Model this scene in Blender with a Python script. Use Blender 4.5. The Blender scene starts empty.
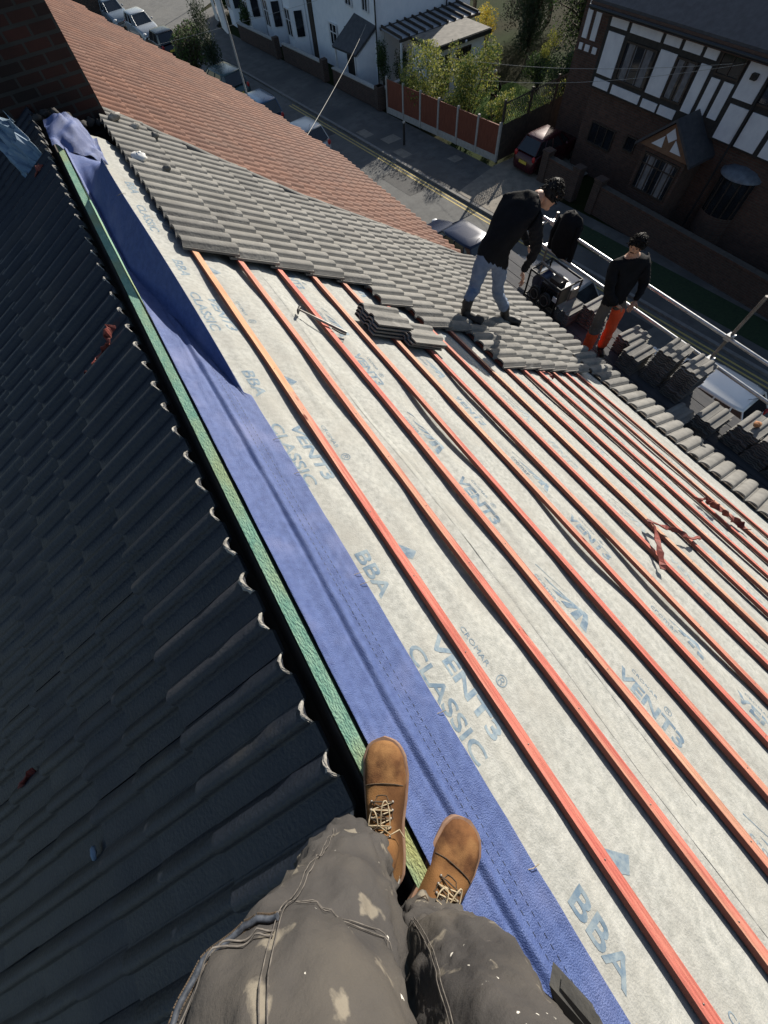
import bpy, bmesh, math, random
from mathutils import Vector, Matrix, noise
random.seed(7)
R=math.radians
scene=bpy.context.scene
COL=scene.collection
G=-9.4                       # street level; the roof ridge is z=0
PR=R(32.2); PL=R(28.0)       # pitches of the two roof slopes

# ------------------------------------------------------------------ materials
def mat(name, c1, c2=None, scale=8.0, rough=.8, bump=0.0, bscale=None, metal=0.0, spec=.5, stretch=(1,1,1), detail=6, lo=.35, hi=.65, c3=None, s3=1.5, m3=(.55,.7), coords='Object', emit=None):
    m=bpy.data.materials.new(name); m.use_nodes=True; nt=m.node_tree; N=nt.nodes; L=nt.links
    b=N['Principled BSDF']; b.inputs['Roughness'].default_value=rough; b.inputs['Metallic'].default_value=metal
    b.inputs['Specular IOR Level'].default_value=spec
    tc=N.new('ShaderNodeTexCoord'); mp=N.new('ShaderNodeMapping'); mp.inputs['Scale'].default_value=stretch
    L.new(tc.outputs[coords],mp.inputs['Vector'])
    if c2 is None: c2=tuple(x*.8 for x in c1)
    n=N.new('ShaderNodeTexNoise'); n.inputs['Scale'].default_value=scale; n.inputs['Detail'].default_value=detail; n.inputs['Roughness'].default_value=.6
    L.new(mp.outputs[0],n.inputs['Vector'])
    r=N.new('ShaderNodeValToRGB'); r.color_ramp.elements[0].position=lo; r.color_ramp.elements[1].position=hi
    r.color_ramp.elements[0].color=(*c1,1); r.color_ramp.elements[1].color=(*c2,1)
    L.new(n.outputs['Fac'],r.inputs['Fac']); out=r.outputs['Color']
    if c3:
        n3=N.new('ShaderNodeTexNoise'); n3.inputs['Scale'].default_value=s3; n3.inputs['Detail'].default_value=5
        L.new(mp.outputs[0],n3.inputs['Vector'])
        r3=N.new('ShaderNodeValToRGB'); r3.color_ramp.elements[0].position=m3[0]; r3.color_ramp.elements[1].position=m3[1]
        r3.color_ramp.elements[0].color=(0,0,0,1); r3.color_ramp.elements[1].color=(1,1,1,1)
        L.new(n3.outputs['Fac'],r3.inputs['Fac'])
        mx=N.new('ShaderNodeMixRGB'); L.new(r3.outputs['Color'],mx.inputs['Fac']); L.new(out,mx.inputs[1]); mx.inputs[2].default_value=(*c3,1); out=mx.outputs[0]
    L.new(out,b.inputs['Base Color'])
    if bump:
        nb=N.new('ShaderNodeTexNoise'); nb.inputs['Scale'].default_value=bscale or scale*4; nb.inputs['Detail'].default_value=5
        L.new(mp.outputs[0],nb.inputs['Vector'])
        bp=N.new('ShaderNodeBump'); bp.inputs['Strength'].default_value=bump; bp.inputs['Distance'].default_value=.01
        L.new(nb.outputs['Fac'],bp.inputs['Height']); L.new(bp.outputs[0],b.inputs['Normal'])
    if emit: b.inputs['Emission Color'].default_value=(*emit,1); b.inputs['Emission Strength'].default_value=1
    return m

def brick_mat(name, ca, cb, mortar, bw=.225, bh=.075, ms=.01, swap='XZ', rough=.9):
    m=bpy.data.materials.new(name); m.use_nodes=True; nt=m.node_tree; N=nt.nodes; L=nt.links
    b=N['Principled BSDF']; b.inputs['Roughness'].default_value=rough
    tc=N.new('ShaderNodeTexCoord'); sp=N.new('ShaderNodeSeparateXYZ'); cb_=N.new('ShaderNodeCombineXYZ')
    L.new(tc.outputs['Object'],sp.inputs[0])
    ad=N.new('ShaderNodeMath'); ad.operation='ADD'; L.new(sp.outputs['X'],ad.inputs[0]); L.new(sp.outputs['Y'],ad.inputs[1])
    L.new(ad.outputs[0],cb_.inputs['X']); L.new(sp.outputs['Z'],cb_.inputs['Y'])
    br=N.new('ShaderNodeTexBrick'); br.inputs['Scale'].default_value=1; br.inputs['Brick Width'].default_value=bw; br.inputs['Row Height'].default_value=bh
    br.inputs['Mortar Size'].default_value=ms; br.inputs['Color1'].default_value=(*ca,1); br.inputs['Color2'].default_value=(*cb,1); br.inputs['Mortar'].default_value=(*mortar,1)
    L.new(cb_.outputs[0],br.inputs['Vector'])
    n=N.new('ShaderNodeTexNoise'); n.inputs['Scale'].default_value=6; L.new(tc.outputs['Object'],n.inputs['Vector'])
    mx=N.new('ShaderNodeMixRGB'); mx.blend_type='MULTIPLY'; mx.inputs['Fac'].default_value=.6
    L.new(br.outputs['Color'],mx.inputs[1]); L.new(n.outputs['Fac'],mx.inputs[2]); L.new(mx.outputs[0],b.inputs['Base Color'])
    bp=N.new('ShaderNodeBump'); bp.inputs['Strength'].default_value=.6; bp.inputs['Distance'].default_value=.01; bp.invert=True
    L.new(br.outputs['Fac'],bp.inputs['Height']); L.new(bp.outputs[0],b.inputs['Normal'])
    return m

M={}
M['tile']=mat('tile_grey',(.135,.131,.121),(.195,.189,.175),9,.85,.15,80,c3=(.12,.115,.105),s3=2.2,m3=(.5,.75))
M['tile_b']=mat('tile_grey_b',(.105,.102,.096),(.155,.151,.141),9,.85,.35,60,c3=(.28,.27,.25),s3=5,m3=(.6,.75))
M['tile_c']=mat('tile_grey_c',(.155,.151,.14),(.215,.208,.192),9,.85,.35,60,c3=(.14,.135,.125),s3=3,m3=(.55,.75))
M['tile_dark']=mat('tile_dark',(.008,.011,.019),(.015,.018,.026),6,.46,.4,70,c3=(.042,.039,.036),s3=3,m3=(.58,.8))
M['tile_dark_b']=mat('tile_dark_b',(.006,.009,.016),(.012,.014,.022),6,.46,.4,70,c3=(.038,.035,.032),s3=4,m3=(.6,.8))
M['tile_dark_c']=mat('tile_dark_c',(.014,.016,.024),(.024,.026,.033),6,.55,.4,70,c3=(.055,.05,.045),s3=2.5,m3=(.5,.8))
M['tile_red']=mat('tile_red',(.15,.062,.038),(.22,.098,.06),5,.85,.3,50,c3=(.14,.075,.055),s3=.9,m3=(.5,.75))
M['tile_red_b']=mat('tile_red_b',(.125,.053,.034),(.18,.08,.052),5,.85,.3,50,c3=(.27,.145,.10),s3=2,m3=(.55,.75))
def felt_mat():
    m=mat('felt',(.275,.28,.262),(.375,.378,.355),34,.92,.3,140,c3=(.29,.285,.26),s3=4,m3=(.45,.8),detail=10,lo=.36,hi=.62)
    return m
M['felt']=felt_mat()
M['print']=mat('print_blue',(.11,.165,.225),(.22,.27,.30),26,.9,lo=.38,hi=.6)
M['print_faint']=mat('print_blue_faint',(.2,.25,.28),(.33,.35,.34),26,.9,lo=.36,hi=.6)
M['membrane']=mat('membrane_blue',(.045,.075,.21),(.072,.112,.275),30,.6,.6,260,c3=(.14,.165,.32),s3=4,m3=(.52,.8))
M['batten']=mat('batten_pink',(.47,.115,.09),(.60,.215,.16),5,.8,.5,50,stretch=(14,.8,14),c3=(.55,.33,.22),s3=.35,m3=(.47,.62))
nt=M['batten'].node_tree; b_=nt.nodes['Principled BSDF']; src=b_.inputs['Base Color'].links[0].from_socket
vo=nt.nodes.new('ShaderNodeTexVoronoi'); vo.inputs['Scale'].default_value=1; tc_=nt.nodes.new('ShaderNodeTexCoord'); mp_=nt.nodes.new('ShaderNodeMapping'); mp_.inputs['Scale'].default_value=(9,3.2,9)
nt.links.new(tc_.outputs['Object'],mp_.inputs[0]); nt.links.new(mp_.outputs[0],vo.inputs['Vector'])
cr=nt.nodes.new('ShaderNodeValToRGB'); cr.color_ramp.elements[0].position=.05; cr.color_ramp.elements[1].position=.11; cr.color_ramp.elements[0].color=(.28,.09,.06,1); cr.color_ramp.elements[1].color=(1,1,1,1)
wv=nt.nodes.new('ShaderNodeTexNoise'); wv.inputs['Scale'].default_value=1; wv.inputs['Detail'].default_value=8; mp2=nt.nodes.new('ShaderNodeMapping'); mp2.inputs['Scale'].default_value=(120,2.5,120); nt.links.new(tc_.outputs['Object'],mp2.inputs[0]); nt.links.new(mp2.outputs[0],wv.inputs['Vector'])
cr2=nt.nodes.new('ShaderNodeValToRGB'); cr2.color_ramp.elements[0].position=.35; cr2.color_ramp.elements[1].position=.62; cr2.color_ramp.elements[0].color=(.62,.55,.52,1); cr2.color_ramp.elements[1].color=(1.05,1.05,1.05,1)
m1_=nt.nodes.new('ShaderNodeMixRGB'); m1_.blend_type='MULTIPLY'; m1_.inputs[0].default_value=1; m2_=nt.nodes.new('ShaderNodeMixRGB'); m2_.blend_type='MULTIPLY'; m2_.inputs[0].default_value=.8
nt.links.new(vo.outputs['Distance'],cr.inputs[0]); nt.links.new(wv.outputs['Fac'],cr2.inputs[0]); nt.links.new(src,m1_.inputs[1]); nt.links.new(cr.outputs[0],m1_.inputs[2]); nt.links.new(m1_.outputs[0],m2_.inputs[1]); nt.links.new(cr2.outputs[0],m2_.inputs[2]); nt.links.new(m2_.outputs[0],b_.inputs['Base Color'])
M['batten_side_shade']=mat('batten_side_shade',(.17,.05,.035),(.24,.08,.055),3,.85,stretch=(8,.6,8))  # batten colour darkened to put the shade of the side faces into it
M['batten_orange']=mat('batten_orange',(.44,.20,.10),(.55,.31,.18),5,.8,.2,40,stretch=(8,.6,8))
M['green']=mat('green_timber',(.13,.29,.22),(.24,.40,.29),16,.85,.6,60,stretch=(3,1.2,3),c3=(.34,.36,.15),s3=1.1,m3=(.5,.68))
M['black']=mat('black',(.008,.008,.009),(.016,.016,.017),8,.6)
M['mortar']=mat('mortar',(.16,.15,.135),(.42,.40,.36),20,.95,.6,60)
M['brickch']=brick_mat('chimney_brick',(.06,.017,.012),(.012,.008,.008),(.045,.042,.04),.225,.082,.012)
M['brick']=brick_mat('brick_brown',(.14,.07,.05),(.095,.05,.038),(.11,.095,.08))
M['brick_low']=brick_mat('brick_wall_red',(.11,.06,.045),(.075,.045,.035),(.10,.09,.08))
M['render_white']=mat('white_render',(.70,.74,.79),(.78,.81,.85),3,.85,.1,40)
M['panel_white']=mat('panel_white',(.62,.64,.68),(.72,.74,.77),3,.85,.1,40)
M['timber_black']=mat('timber_black',(.015,.014,.013),(.03,.027,.025),8,.7,.2)
M['slate']=mat('slate',(.035,.038,.046),(.06,.063,.072),5,.6,.2,30)
M['glass']=mat('glass_dark',(.012,.014,.018),(.02,.024,.03),2,.06,spec=.8)
M['winframe']=mat('window_frame_white',(.6,.62,.64),(.7,.71,.73),5,.5)
M['winframe_dark']=mat('window_frame_brown',(.03,.022,.018),(.05,.035,.028),5,.5)
M['asphalt']=mat('asphalt',(.085,.085,.083),(.125,.125,.12),2.5,.9,.4,60,c3=(.13,.128,.12),s3=.35,m3=(.5,.8))
M['pave']=mat('pavement',(.075,.072,.07),(.12,.115,.108),2,.9,.3,40,c3=(.06,.06,.06),s3=.5,m3=(.5,.7))
M['slab']=mat('paving_light',(.17,.15,.125),(.25,.22,.18),3,.9,.3,40)
M['kerb']=mat('kerb_stone',(.16,.155,.145),(.22,.21,.2),5,.9,.2)
M['yellow']=mat('yellow_line',(.42,.31,.08),(.5,.4,.15),12,.8)
M['earth']=mat('earth',(.016,.018,.008),(.03,.03,.014),1,.95,.3,20,spec=.03,c3=(.02,.032,.01),s3=.2,m3=(.45,.6))
M['lawn']=mat('lawn',(.045,.09,.018),(.08,.13,.025),10,.95,.6,80,spec=.05)
M['lawn_dark']=mat('verge',(.012,.028,.010),(.022,.045,.015),10,.95,.6,80)
M['fence']=mat('fence_redbrown',(.15,.042,.022),(.2,.062,.033),6,.85,.3,40,stretch=(4,4,.6))
M['concrete']=mat('concrete',(.33,.32,.3),(.43,.42,.39),8,.9,.3)
M['darkwood']=mat('dark_wood',(.03,.025,.02),(.06,.045,.035),6,.85,.3)
M['leaf_y']=mat('leaf_yellowgreen',(.26,.29,.05),(.40,.38,.09),3,.7)
M['leaf_yy']=mat('leaf_yellow',(.45,.33,.03),(.6,.45,.05),3,.7)
M['leaf_g']=mat('leaf_green',(.06,.11,.025),(.11,.17,.045),3,.7)
M['leaf_d']=mat('leaf_dark',(.018,.035,.014),(.03,.05,.02),3,.7)
M['leaf_b']=mat('twig_brown',(.045,.036,.022),(.08,.062,.036),3,.85)
for k_ in ('leaf_y','leaf_yy','leaf_g','leaf_d'):
    nt=M[k_].node_tree; b_=nt.nodes['Principled BSDF']; tr=nt.nodes.new('ShaderNodeBsdfTranslucent'); mx=nt.nodes.new('ShaderNodeMixShader'); mx.inputs[0].default_value=.4
    nt.links.new(b_.inputs['Base Color'].links[0].from_socket,tr.inputs['Color']); nt.links.new(b_.outputs[0],mx.inputs[1]); nt.links.new(tr.outputs[0],mx.inputs[2]); nt.links.new(mx.outputs[0],nt.nodes['Material Output'].inputs['Surface'])
M['bark']=mat('bark',(.06,.045,.03),(.10,.08,.055),8,.9,.5)
M['steel']=mat('galvanised_steel',(.42,.43,.44),(.58,.58,.58),12,.38,.1,metal=.85)
M['steel_dull']=mat('dull_steel',(.16,.15,.14),(.26,.24,.22),12,.55,.1,metal=.7)
M['board']=mat('scaffold_board',(.05,.052,.06),(.085,.085,.09),3,.9,.3,30,stretch=(4,.4,4))
M['fascia']=mat('gutter_black',(.012,.013,.016),(.02,.021,.024),5,.4)
M['skin']=mat('skin',(.36,.19,.12),(.42,.23,.15),10,.6)
M['hair']=mat('hair',(.004,.003,.003),(.012,.009,.007),40,.7,.6,60,spec=.25)
M['jacket']=mat('jacket_black',(.003,.0035,.005),(.006,.0065,.009),8,.9,.5,20,spec=.2)
M['jeans']=mat('jeans_blue',(.09,.13,.21),(.16,.21,.30),8,.85,.3,30)
M['greytrouser']=mat('grey_trouser',(.06,.055,.05),(.09,.08,.072),8,.85,.3,30)
M['orange']=mat('hivis_orange',(.55,.055,.012),(.68,.085,.02),6,.6,.3,20)
M['bootblack']=mat('boot_black',(.012,.011,.011),(.02,.02,.02),8,.6)
M['strap']=mat('strap_red',(.09,.014,.01),(.22,.04,.028),14,.7,.4,40)
M['bag']=mat('plastic_blue',(.10,.17,.24),(.18,.25,.33),5,.5,.5,20)
M['white_lump']=mat('mortar_white',(.7,.7,.68),(.8,.8,.78),8,.9,.3)
M['rubber']=mat('rubber',(.012,.012,.012),(.02,.02,.02),8,.8)
M['rust']=mat('orange_tag',(.3,.12,.05),(.4,.18,.07),8,.8)

def trouser_mat():
    m=bpy.data.materials.new('work_trouser_cloth'); m.use_nodes=True; nt=m.node_tree; N=nt.nodes; L=nt.links
    b=N['Principled BSDF']; b.inputs['Roughness'].default_value=.92; b.inputs['Specular IOR Level'].default_value=.25
    tc=N.new('ShaderNodeTexCoord')
    def nz(scale,det,a,bb,c0,c1,dist=0):
        n=N.new('ShaderNodeTexNoise'); n.inputs['Scale'].default_value=scale; n.inputs['Detail'].default_value=det; n.inputs['Distortion'].default_value=dist
        r=N.new('ShaderNodeValToRGB'); r.color_ramp.elements[0].position=a; r.color_ramp.elements[1].position=bb
        r.color_ramp.elements[0].color=(*c0,1); r.color_ramp.elements[1].color=(*c1,1)
        L.new(tc.outputs['Object'],n.inputs['Vector']); L.new(n.outputs['Fac'],r.inputs['Fac']); return n,r
    n1,r1=nz(6,6,.3,.75,(.038,.036,.036),(.066,.062,.060))
    n2,r2=nz(15,12,.61,.66,(0,0,0),(1,1,1),.3)
    n3,r3=nz(4.5,8,.45,.7,(0,0,0),(.7,.7,.7))
    n4,r4=nz(55,3,.72,.74,(0,0,0),(1,1,1))
    m3=N.new('ShaderNodeMixRGB'); L.new(r3.outputs[0],m3.inputs[0]); L.new(r1.outputs[0],m3.inputs[1]); m3.inputs[2].default_value=(.095,.085,.072,1)
    mf=N.new('ShaderNodeMath'); mf.operation='MULTIPLY'; L.new(r2.outputs[0],mf.inputs[0]); mf.inputs[1].default_value=.38
    m2=N.new('ShaderNodeMixRGB'); L.new(mf.outputs[0],m2.inputs[0]); L.new(m3.outputs[0],m2.inputs[1]); m2.inputs[2].default_value=(.36,.32,.25,1)
    m4=N.new('ShaderNodeMixRGB'); L.new(r4.outputs[0],m4.inputs[0]); L.new(m2.outputs[0],m4.inputs[1]); m4.inputs[2].default_value=(.6,.58,.53,1)
    L.new(m4.outputs[0],b.inputs['Base Color'])
    w=N.new('ShaderNodeTexNoise'); w.inputs['Scale'].default_value=500; L.new(tc.outputs['Object'],w.inputs['Vector'])
    w2=N.new('ShaderNodeTexNoise'); w2.inputs['Scale'].default_value=16; w2.inputs['Detail'].default_value=4; w2.inputs['Distortion'].default_value=.1; L.new(tc.outputs['Object'],w2.inputs['Vector'])
    bp=N.new('ShaderNodeBump'); bp.inputs['Strength'].default_value=.25; bp.inputs['Distance'].default_value=.003; L.new(w.outputs['Fac'],bp.inputs['Height'])
    bp2=N.new('ShaderNodeBump'); bp2.inputs['Strength'].default_value=.5; bp2.inputs['Distance'].default_value=.02; L.new(w2.outputs['Fac'],bp2.inputs['Height']); L.new(bp.outputs[0],bp2.inputs['Normal'])
    L.new(bp2.outputs[0],b.inputs['Normal']); return m
M['trouser']=trouser_mat()
M['suede']=mat('suede_tan',(.15,.072,.026),(.26,.138,.055),22,.95,.2,300,spec=.15,c3=(.09,.042,.018),s3=11,m3=(.42,.62))
M['suede_toe']=mat('suede_toe',(.065,.03,.015),(.15,.07,.03),20,.95,.2,300,spec=.15,c3=(.22,.115,.048),s3=12,m3=(.5,.66))
M['sole']=mat('boot_sole',(.16,.085,.055),(.24,.15,.1),20,.8)
M['heelgrey']=mat('boot_heel_grey',(.3,.3,.28),(.4,.39,.36),20,.8)
M['lace']=mat('lace_cream',(.22,.17,.10),(.42,.35,.24),60,.9)
M['lace_dark']=mat('lace_dark',(.03,.025,.02),(.09,.06,.035),60,.9)
M['pouch']=mat('pouch_black',(.03,.03,.03),(.06,.058,.052),14,.7,.4,30)
M['thread']=mat('seam_thread',(.05,.045,.042),(.16,.145,.13),60,.9)
M['zip']=mat('zip_dark',(.02,.025,.035),(.07,.08,.10),120,.5)

# ------------------------------------------------------------------ mesh builder
class MB:
    def __init__(s): s.v=[]; s.f=[]; s.m=[]; s.sm=[]
    def add(s,vs,fs,mi=0,smooth=False):
        o=len(s.v); s.v+= [tuple(v) for v in vs]
        for f in fs: s.f.append(tuple(i+o for i in f)); s.m.append(mi); s.sm.append(smooth)
    def box(s,lo,hi,mi=0,fn=None):
        x0,y0,z0=lo; x1,y1,z1=hi
        vs=[(x0,y0,z0),(x1,y0,z0),(x1,y1,z0),(x0,y1,z0),(x0,y0,z1),(x1,y0,z1),(x1,y1,z1),(x0,y1,z1)]
        if fn: vs=[fn(*v) for v in vs]
        s.add(vs,[(3,2,1,0),(4,5,6,7),(0,1,5,4),(1,2,6,5),(2,3,7,6),(3,0,4,7)],mi)
    def obox(s,c,size,rz=0,mi=0,rot=None):
        c=Vector(c); m=rot if rot is not None else Matrix.Rotation(rz,3,'Z')
        a,b,d=[q/2 for q in size]
        s.box((-a,-b,-d),(a,b,d),mi,lambda x,y,z:tuple(c+m@Vector((x,y,z))))
    def prism(s,poly,d,mi=0):      # poly: list of 3d points (planar), d: extrusion vector
        n=len(poly); d=Vector(d); a=[Vector(p) for p in poly]; b=[p+d for p in a]
        s.add(a+b,[tuple(range(n))[::-1],tuple(range(n,2*n))]+[(i,(i+1)%n,n+(i+1)%n,n+i) for i in range(n)],mi)
    def tube(s,pts,r,n=8,mi=0,cap=True,smooth=True):
        pts=[Vector(p) for p in pts]; rs=r if isinstance(r,(list,tuple)) else [r]*len(pts)
        up=None; rings=[]
        for i,p in enumerate(pts):
            t=(pts[min(i+1,len(pts)-1)]-pts[max(i-1,0)])
            if t.length<1e-9: t=Vector((0,0,1))
            t.normalize()
            if up is None:
                up=Vector((0,0,1)) if abs(t.z)<.9 else Vector((1,0,0))
            u=(up-t*up.dot(t)); 
            if u.length<1e-6: u=t.orthogonal()
            u.normalize(); up=u; w=t.cross(u)
            rings.append([p+(u*math.cos(2*math.pi*k/n)+w*math.sin(2*math.pi*k/n))*rs[i] for k in range(n)])
        vs=[q for r_ in rings for q in r_]
        fs=[(i*n+k,i*n+(k+1)%n,(i+1)*n+(k+1)%n,(i+1)*n+k) for i in range(len(pts)-1) for k in range(n)]
        s.add(vs,fs,mi,smooth)
        if cap: s.add(rings[0],[tuple(range(n))[::-1]],mi); s.add(rings[-1],[tuple(range(n))],mi)
    def ell(s,c,r,mi=0,nu=12,nv=8,rot=None,jit=0):
        vs=[];fs=[]; c=Vector(c)
        for j in range(nv+1):
            th=math.pi*j/nv
            for i in range(nu):
                ph=2*math.pi*i/nu; k=1+random.uniform(-jit,jit)
                p=Vector((r[0]*math.sin(th)*math.cos(ph)*k,r[1]*math.sin(th)*math.sin(ph)*k,r[2]*math.cos(th)*k))
                if rot is not None: p=rot@p
                vs.append(c+p)
        for j in range(nv):
            for i in range(nu): fs.append((j*nu+i,(j+1)*nu+i,(j+1)*nu+(i+1)%nu,j*nu+(i+1)%nu))
        s.add(vs,fs,mi,True)
    def build(s,name,mats,parent=None,weld=False):
        me=bpy.data.meshes.new(name); me.from_pydata(s.v,[],s.f)
        if not isinstance(mats,(list,tuple)): mats=[mats]
        for m in mats: me.materials.append(M[m] if isinstance(m,str) else m)
        me.polygons.foreach_set('material_index',s.m); me.polygons.foreach_set('use_smooth',s.sm)
        me.update()
        bm=bmesh.new(); bm.from_mesh(me)
        if weld: bmesh.ops.remove_doubles(bm,verts=bm.verts,dist=1e-5)
        bmesh.ops.recalc_face_normals(bm,faces=bm.faces); bm.to_mesh(me); bm.free()
        o=bpy.data.objects.new(name,me); COL.objects.link(o)
        if parent is not None: o.parent=parent; o.matrix_parent_inverse=Matrix.Translation(-parent.location) if parent.type=='EMPTY' and parent.parent is None else Matrix.Identity(4)
        return o
def tag(o,label=None,cat=None,group=None,kind=None):
    if label: o['label']=label
    if cat: o['category']=cat
    if group: o['group']=group
    if kind: o['kind']=kind
    return o
def thing(name,label,cat,loc=(0,0,0),group=None):
    o=bpy.data.objects.new(name,None); COL.objects.link(o); o.location=loc; o.empty_display_size=.2
    return tag(o,label,cat,group)
def dup(o,parent=None,top=True):
    c=o.copy(); COL.objects.link(c)
    if parent is not None: c.parent=parent
    for ch in list(o.children): dup(ch,c,False)
    return c
def struct(name,mb,m): return tag(mb.build(name,m),kind='structure')

# roof frames: s down the slope, y along the ridge, h off the surface
def RP(s,y,h=0): return (s*math.cos(PR)+h*math.sin(PR), y, -s*math.sin(PR)+h*math.cos(PR))
def LP(s,y,h=0): return (-.03-s*math.cos(PL)-h*math.sin(PL), y, -.035-s*math.sin(PL)+h*math.cos(PL))
def xf(fn,s0,y0,ang=0):
    ca,sa=math.cos(ang),math.sin(ang)
    return lambda a,b,h=0: fn(s0+a*ca-b*sa,y0+a*sa+b*ca,h)

# ------------------------------------------------------------------ tiles
def profile(w,rh,rw,nr=2,seg=8,asym=1.0,pw=.8):
    pts=[]; pitch=w/nr
    for k in range(nr):
        a=k*pitch; r0=a+pitch-rw
        pts+= [(a,.002),(a+.004,0),((a+r0)/2,0),(r0-.004,0)]
        for i in range(seg+1):
            t=i/seg; pts.append((r0+rw*t, rh*math.sin(math.pi*t**asym)**pw if 0<t<1 else 0))
    return pts
def tile_to(mb,fn,s0,y0,w,l,prof,h0,lift,th,mi,tilt=0,seg=1):
    n=len(prof); rows=[]
    for j in range(seg+1):
        t=j/seg; rows.append([fn(s0+l*t,y0+y,h0+h+lift*t+tilt*(y/w-.5)) for y,h in prof])
    vs=[p for r in rows for p in r]
    mb.add(vs,[(j*n+i,j*n+i+1,(j+1)*n+i+1,(j+1)*n+i) for j in range(seg) for i in range(n-1)],mi,True)
    # tail end and head end
    for ss,hh in ((l,lift),(0,0)):
        a=[fn(s0+ss,y0+y,h0+h+hh+tilt*(y/w-.5)) for y,h in prof]; b=[fn(s0+ss,y0+y,h0+max(h-th*.9,-th)+hh-(.0 if h>.01 else 0)+tilt*(y/w-.5)) for y,h in prof]
        mb.add(a+b,[(i,i+1,n+i+1,n+i) for i in range(n-1)],mi)
    for k in (0,n-1):
        y,h=prof[k]
        mb.add([fn(s0,y0+y,h0+h),fn(s0+l,y0+y,h0+h+lift),fn(s0+l,y0+y,h0+h+lift-th),fn(s0,y0+y,h0+h-th)],[(0,1,2,3)],mi)

# =================================================================== OUR HOUSE
house=thing('terraced_house','brick terraced house whose roof is half stripped to grey underlay and red battens','house')
# --- walls and roof deck
mb=MB()
WY0,WY1=-5.0,5.62
xr=5.25; xl=-4.6
mb.box((4.98,WY0,G),(5.12,WY1,-3.35)); mb.box((-4.75,WY0,G),(-4.6,WY1,-2.75))
mb.box((-4.6,WY0,G),(4.98,WY0+.2,-3.3))
mb.prism([(-4.6,WY0+.002,-3.3),(4.98,WY0+.002,-3.3),(0,WY0+.002,-.2)],(0,.19,0))
mb.build('wall','brick',house)
mb=MB()
mb.prism([RP(.0,WY0,-.06),RP(6.15,WY0,-.06),RP(6.15,WY0,-.2),RP(0,WY0,-.2)],(0,WY1-WY0,0))
mb.prism([LP(.03,WY0,-.06),LP(5.4,WY0,-.06),LP(5.4,WY0,-.2),LP(.03,WY0,-.2)],(0,WY1+1-WY0,0))
mb.build('roof_deck','darkwood',house)

BAT=[.58+.345*k for k in range(14)]
def felt_h(s,y):
    # held down under each batten, billowing between
    k=(s-.58)/.345; fr=k-math.floor(k)
    if s<.58: fr=min(1,(s-.36)/.22) if s>.36 else 0; 
    w=math.sin(math.pi*max(0,min(1,fr)))
    n1=noise.noise(Vector((s*1.3,y*1.1,3.1))); n2=noise.noise(Vector((s*3.1+y*1.2,y*2.4-s,7.7)))
    n3=noise.noise(Vector((s*9,y*1.6+s*2.5,1.7)))
    h=w*(.006+.012*n1+.007*n2)
    ridge=abs(n3); h+= w*.006*max(0,.28-ridge)/.28
    # crease folds
    c=noise.noise(Vector((math.floor(k)*5.3,y*.7,0)))*.12
    d=(fr-.45-c)
    h+= .008*math.exp(-(d/.035)**2)*max(0,noise.noise(Vector((math.floor(k)*3.7,y*.9,9)))+.25)*2
    # lap joints between the felt widths
    for lap in (1.07,2.35,3.6,4.75):
        if s<lap+.02*math.sin(y*2.2): h+=.0
        dd=s-(lap+.02*math.sin(y*2.2+lap))
        if 0<dd<.03: h-=.004*(1-dd/.03)
    h+=.0015*noise.noise(Vector((s*30,y*30,2)))
    kk=round(k); nb=max(0,noise.noise(Vector((y*.95+kk*7.1,kk*2.3,11)))-.02)
    if s>.4: h-=(.05 if s<2.4 else .02)*nb*math.exp(-((s-(.58+.345*kk)+.045)/.085)**2)
    return h
mb=MB(); ds=.0235; S0,S1,Y0,Y1=.18,5.75,-4.2,5.6
ny=int((Y1-Y0)/.03); ns=int((S1-S0)/ds)
vs=[RP(S0+(S1-S0)*i/ns,Y0+(Y1-Y0)*j/ny,felt_h(S0+(S1-S0)*i/ns,Y0+(Y1-Y0)*j/ny)) for j in range(ny+1) for i in range(ns+1)]
mb.add(vs,[(j*(ns+1)+i,j*(ns+1)+i+1,(j+1)*(ns+1)+i+1,(j+1)*(ns+1)+i) for j in range(ny) for i in range(ns)],0,True)
felt=mb.build('underlay','felt',house)

# printed lettering on the felt (words run along the battens, feet towards the ridge)
def felt_g(s,y):            # height of the felt mesh itself (its facets)
    u=(s-S0)/(S1-S0)*ns; v=(y-Y0)/(Y1-Y0)*ny; i=math.floor(u); j=math.floor(v); u-=i; v-=j
    H=lambda a,b: FC.setdefault((a,b),felt_h(S0+(S1-S0)*a/ns,Y0+(Y1-Y0)*b/ny))
    return H(i,j)*(1-u)*(1-v)+H(i+1,j)*u*(1-v)+H(i,j+1)*(1-u)*v+H(i+1,j+1)*u*v
FC={}
FONT_CACHE={}
def text_mesh(txt,size,bold=.0,space=1.0):
    cu=bpy.data.curves.new('t','FONT'); cu.body=txt; cu.size=size; cu.offset=bold; cu.space_character=space; cu.resolution_u=3; cu.fill_mode='FRONT'
    o=bpy.data.objects.new('t',cu); COL.objects.link(o); dg=bpy.context.evaluated_depsgraph_get(); dg.update()
    me=bpy.data.meshes.new_from_object(o.evaluated_get(dg)); bpy.data.objects.remove(o); bpy.data.curves.remove(cu)
    bm=bmesh.new(); bm.from_mesh(me); bpy.data.meshes.remove(me)
    bmesh.ops.triangulate(bm,faces=bm.faces)
    for _ in range(3):
        es=[e for e in bm.edges if e.calc_length()>.025]
        if not es: break
        bmesh.ops.subdivide_edges(bm,edges=es,cuts=1); bmesh.ops.triangulate(bm,faces=bm.faces)
    bm.verts.ensure_lookup_table(); bm.verts.index_update()
    v=[(p.co.x,p.co.y) for p in bm.verts]; f=[tuple(q.index for q in fc.verts) for fc in bm.faces]; bm.free()
    xs=[p[0] for p in v]; return v,f,max(xs)
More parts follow.
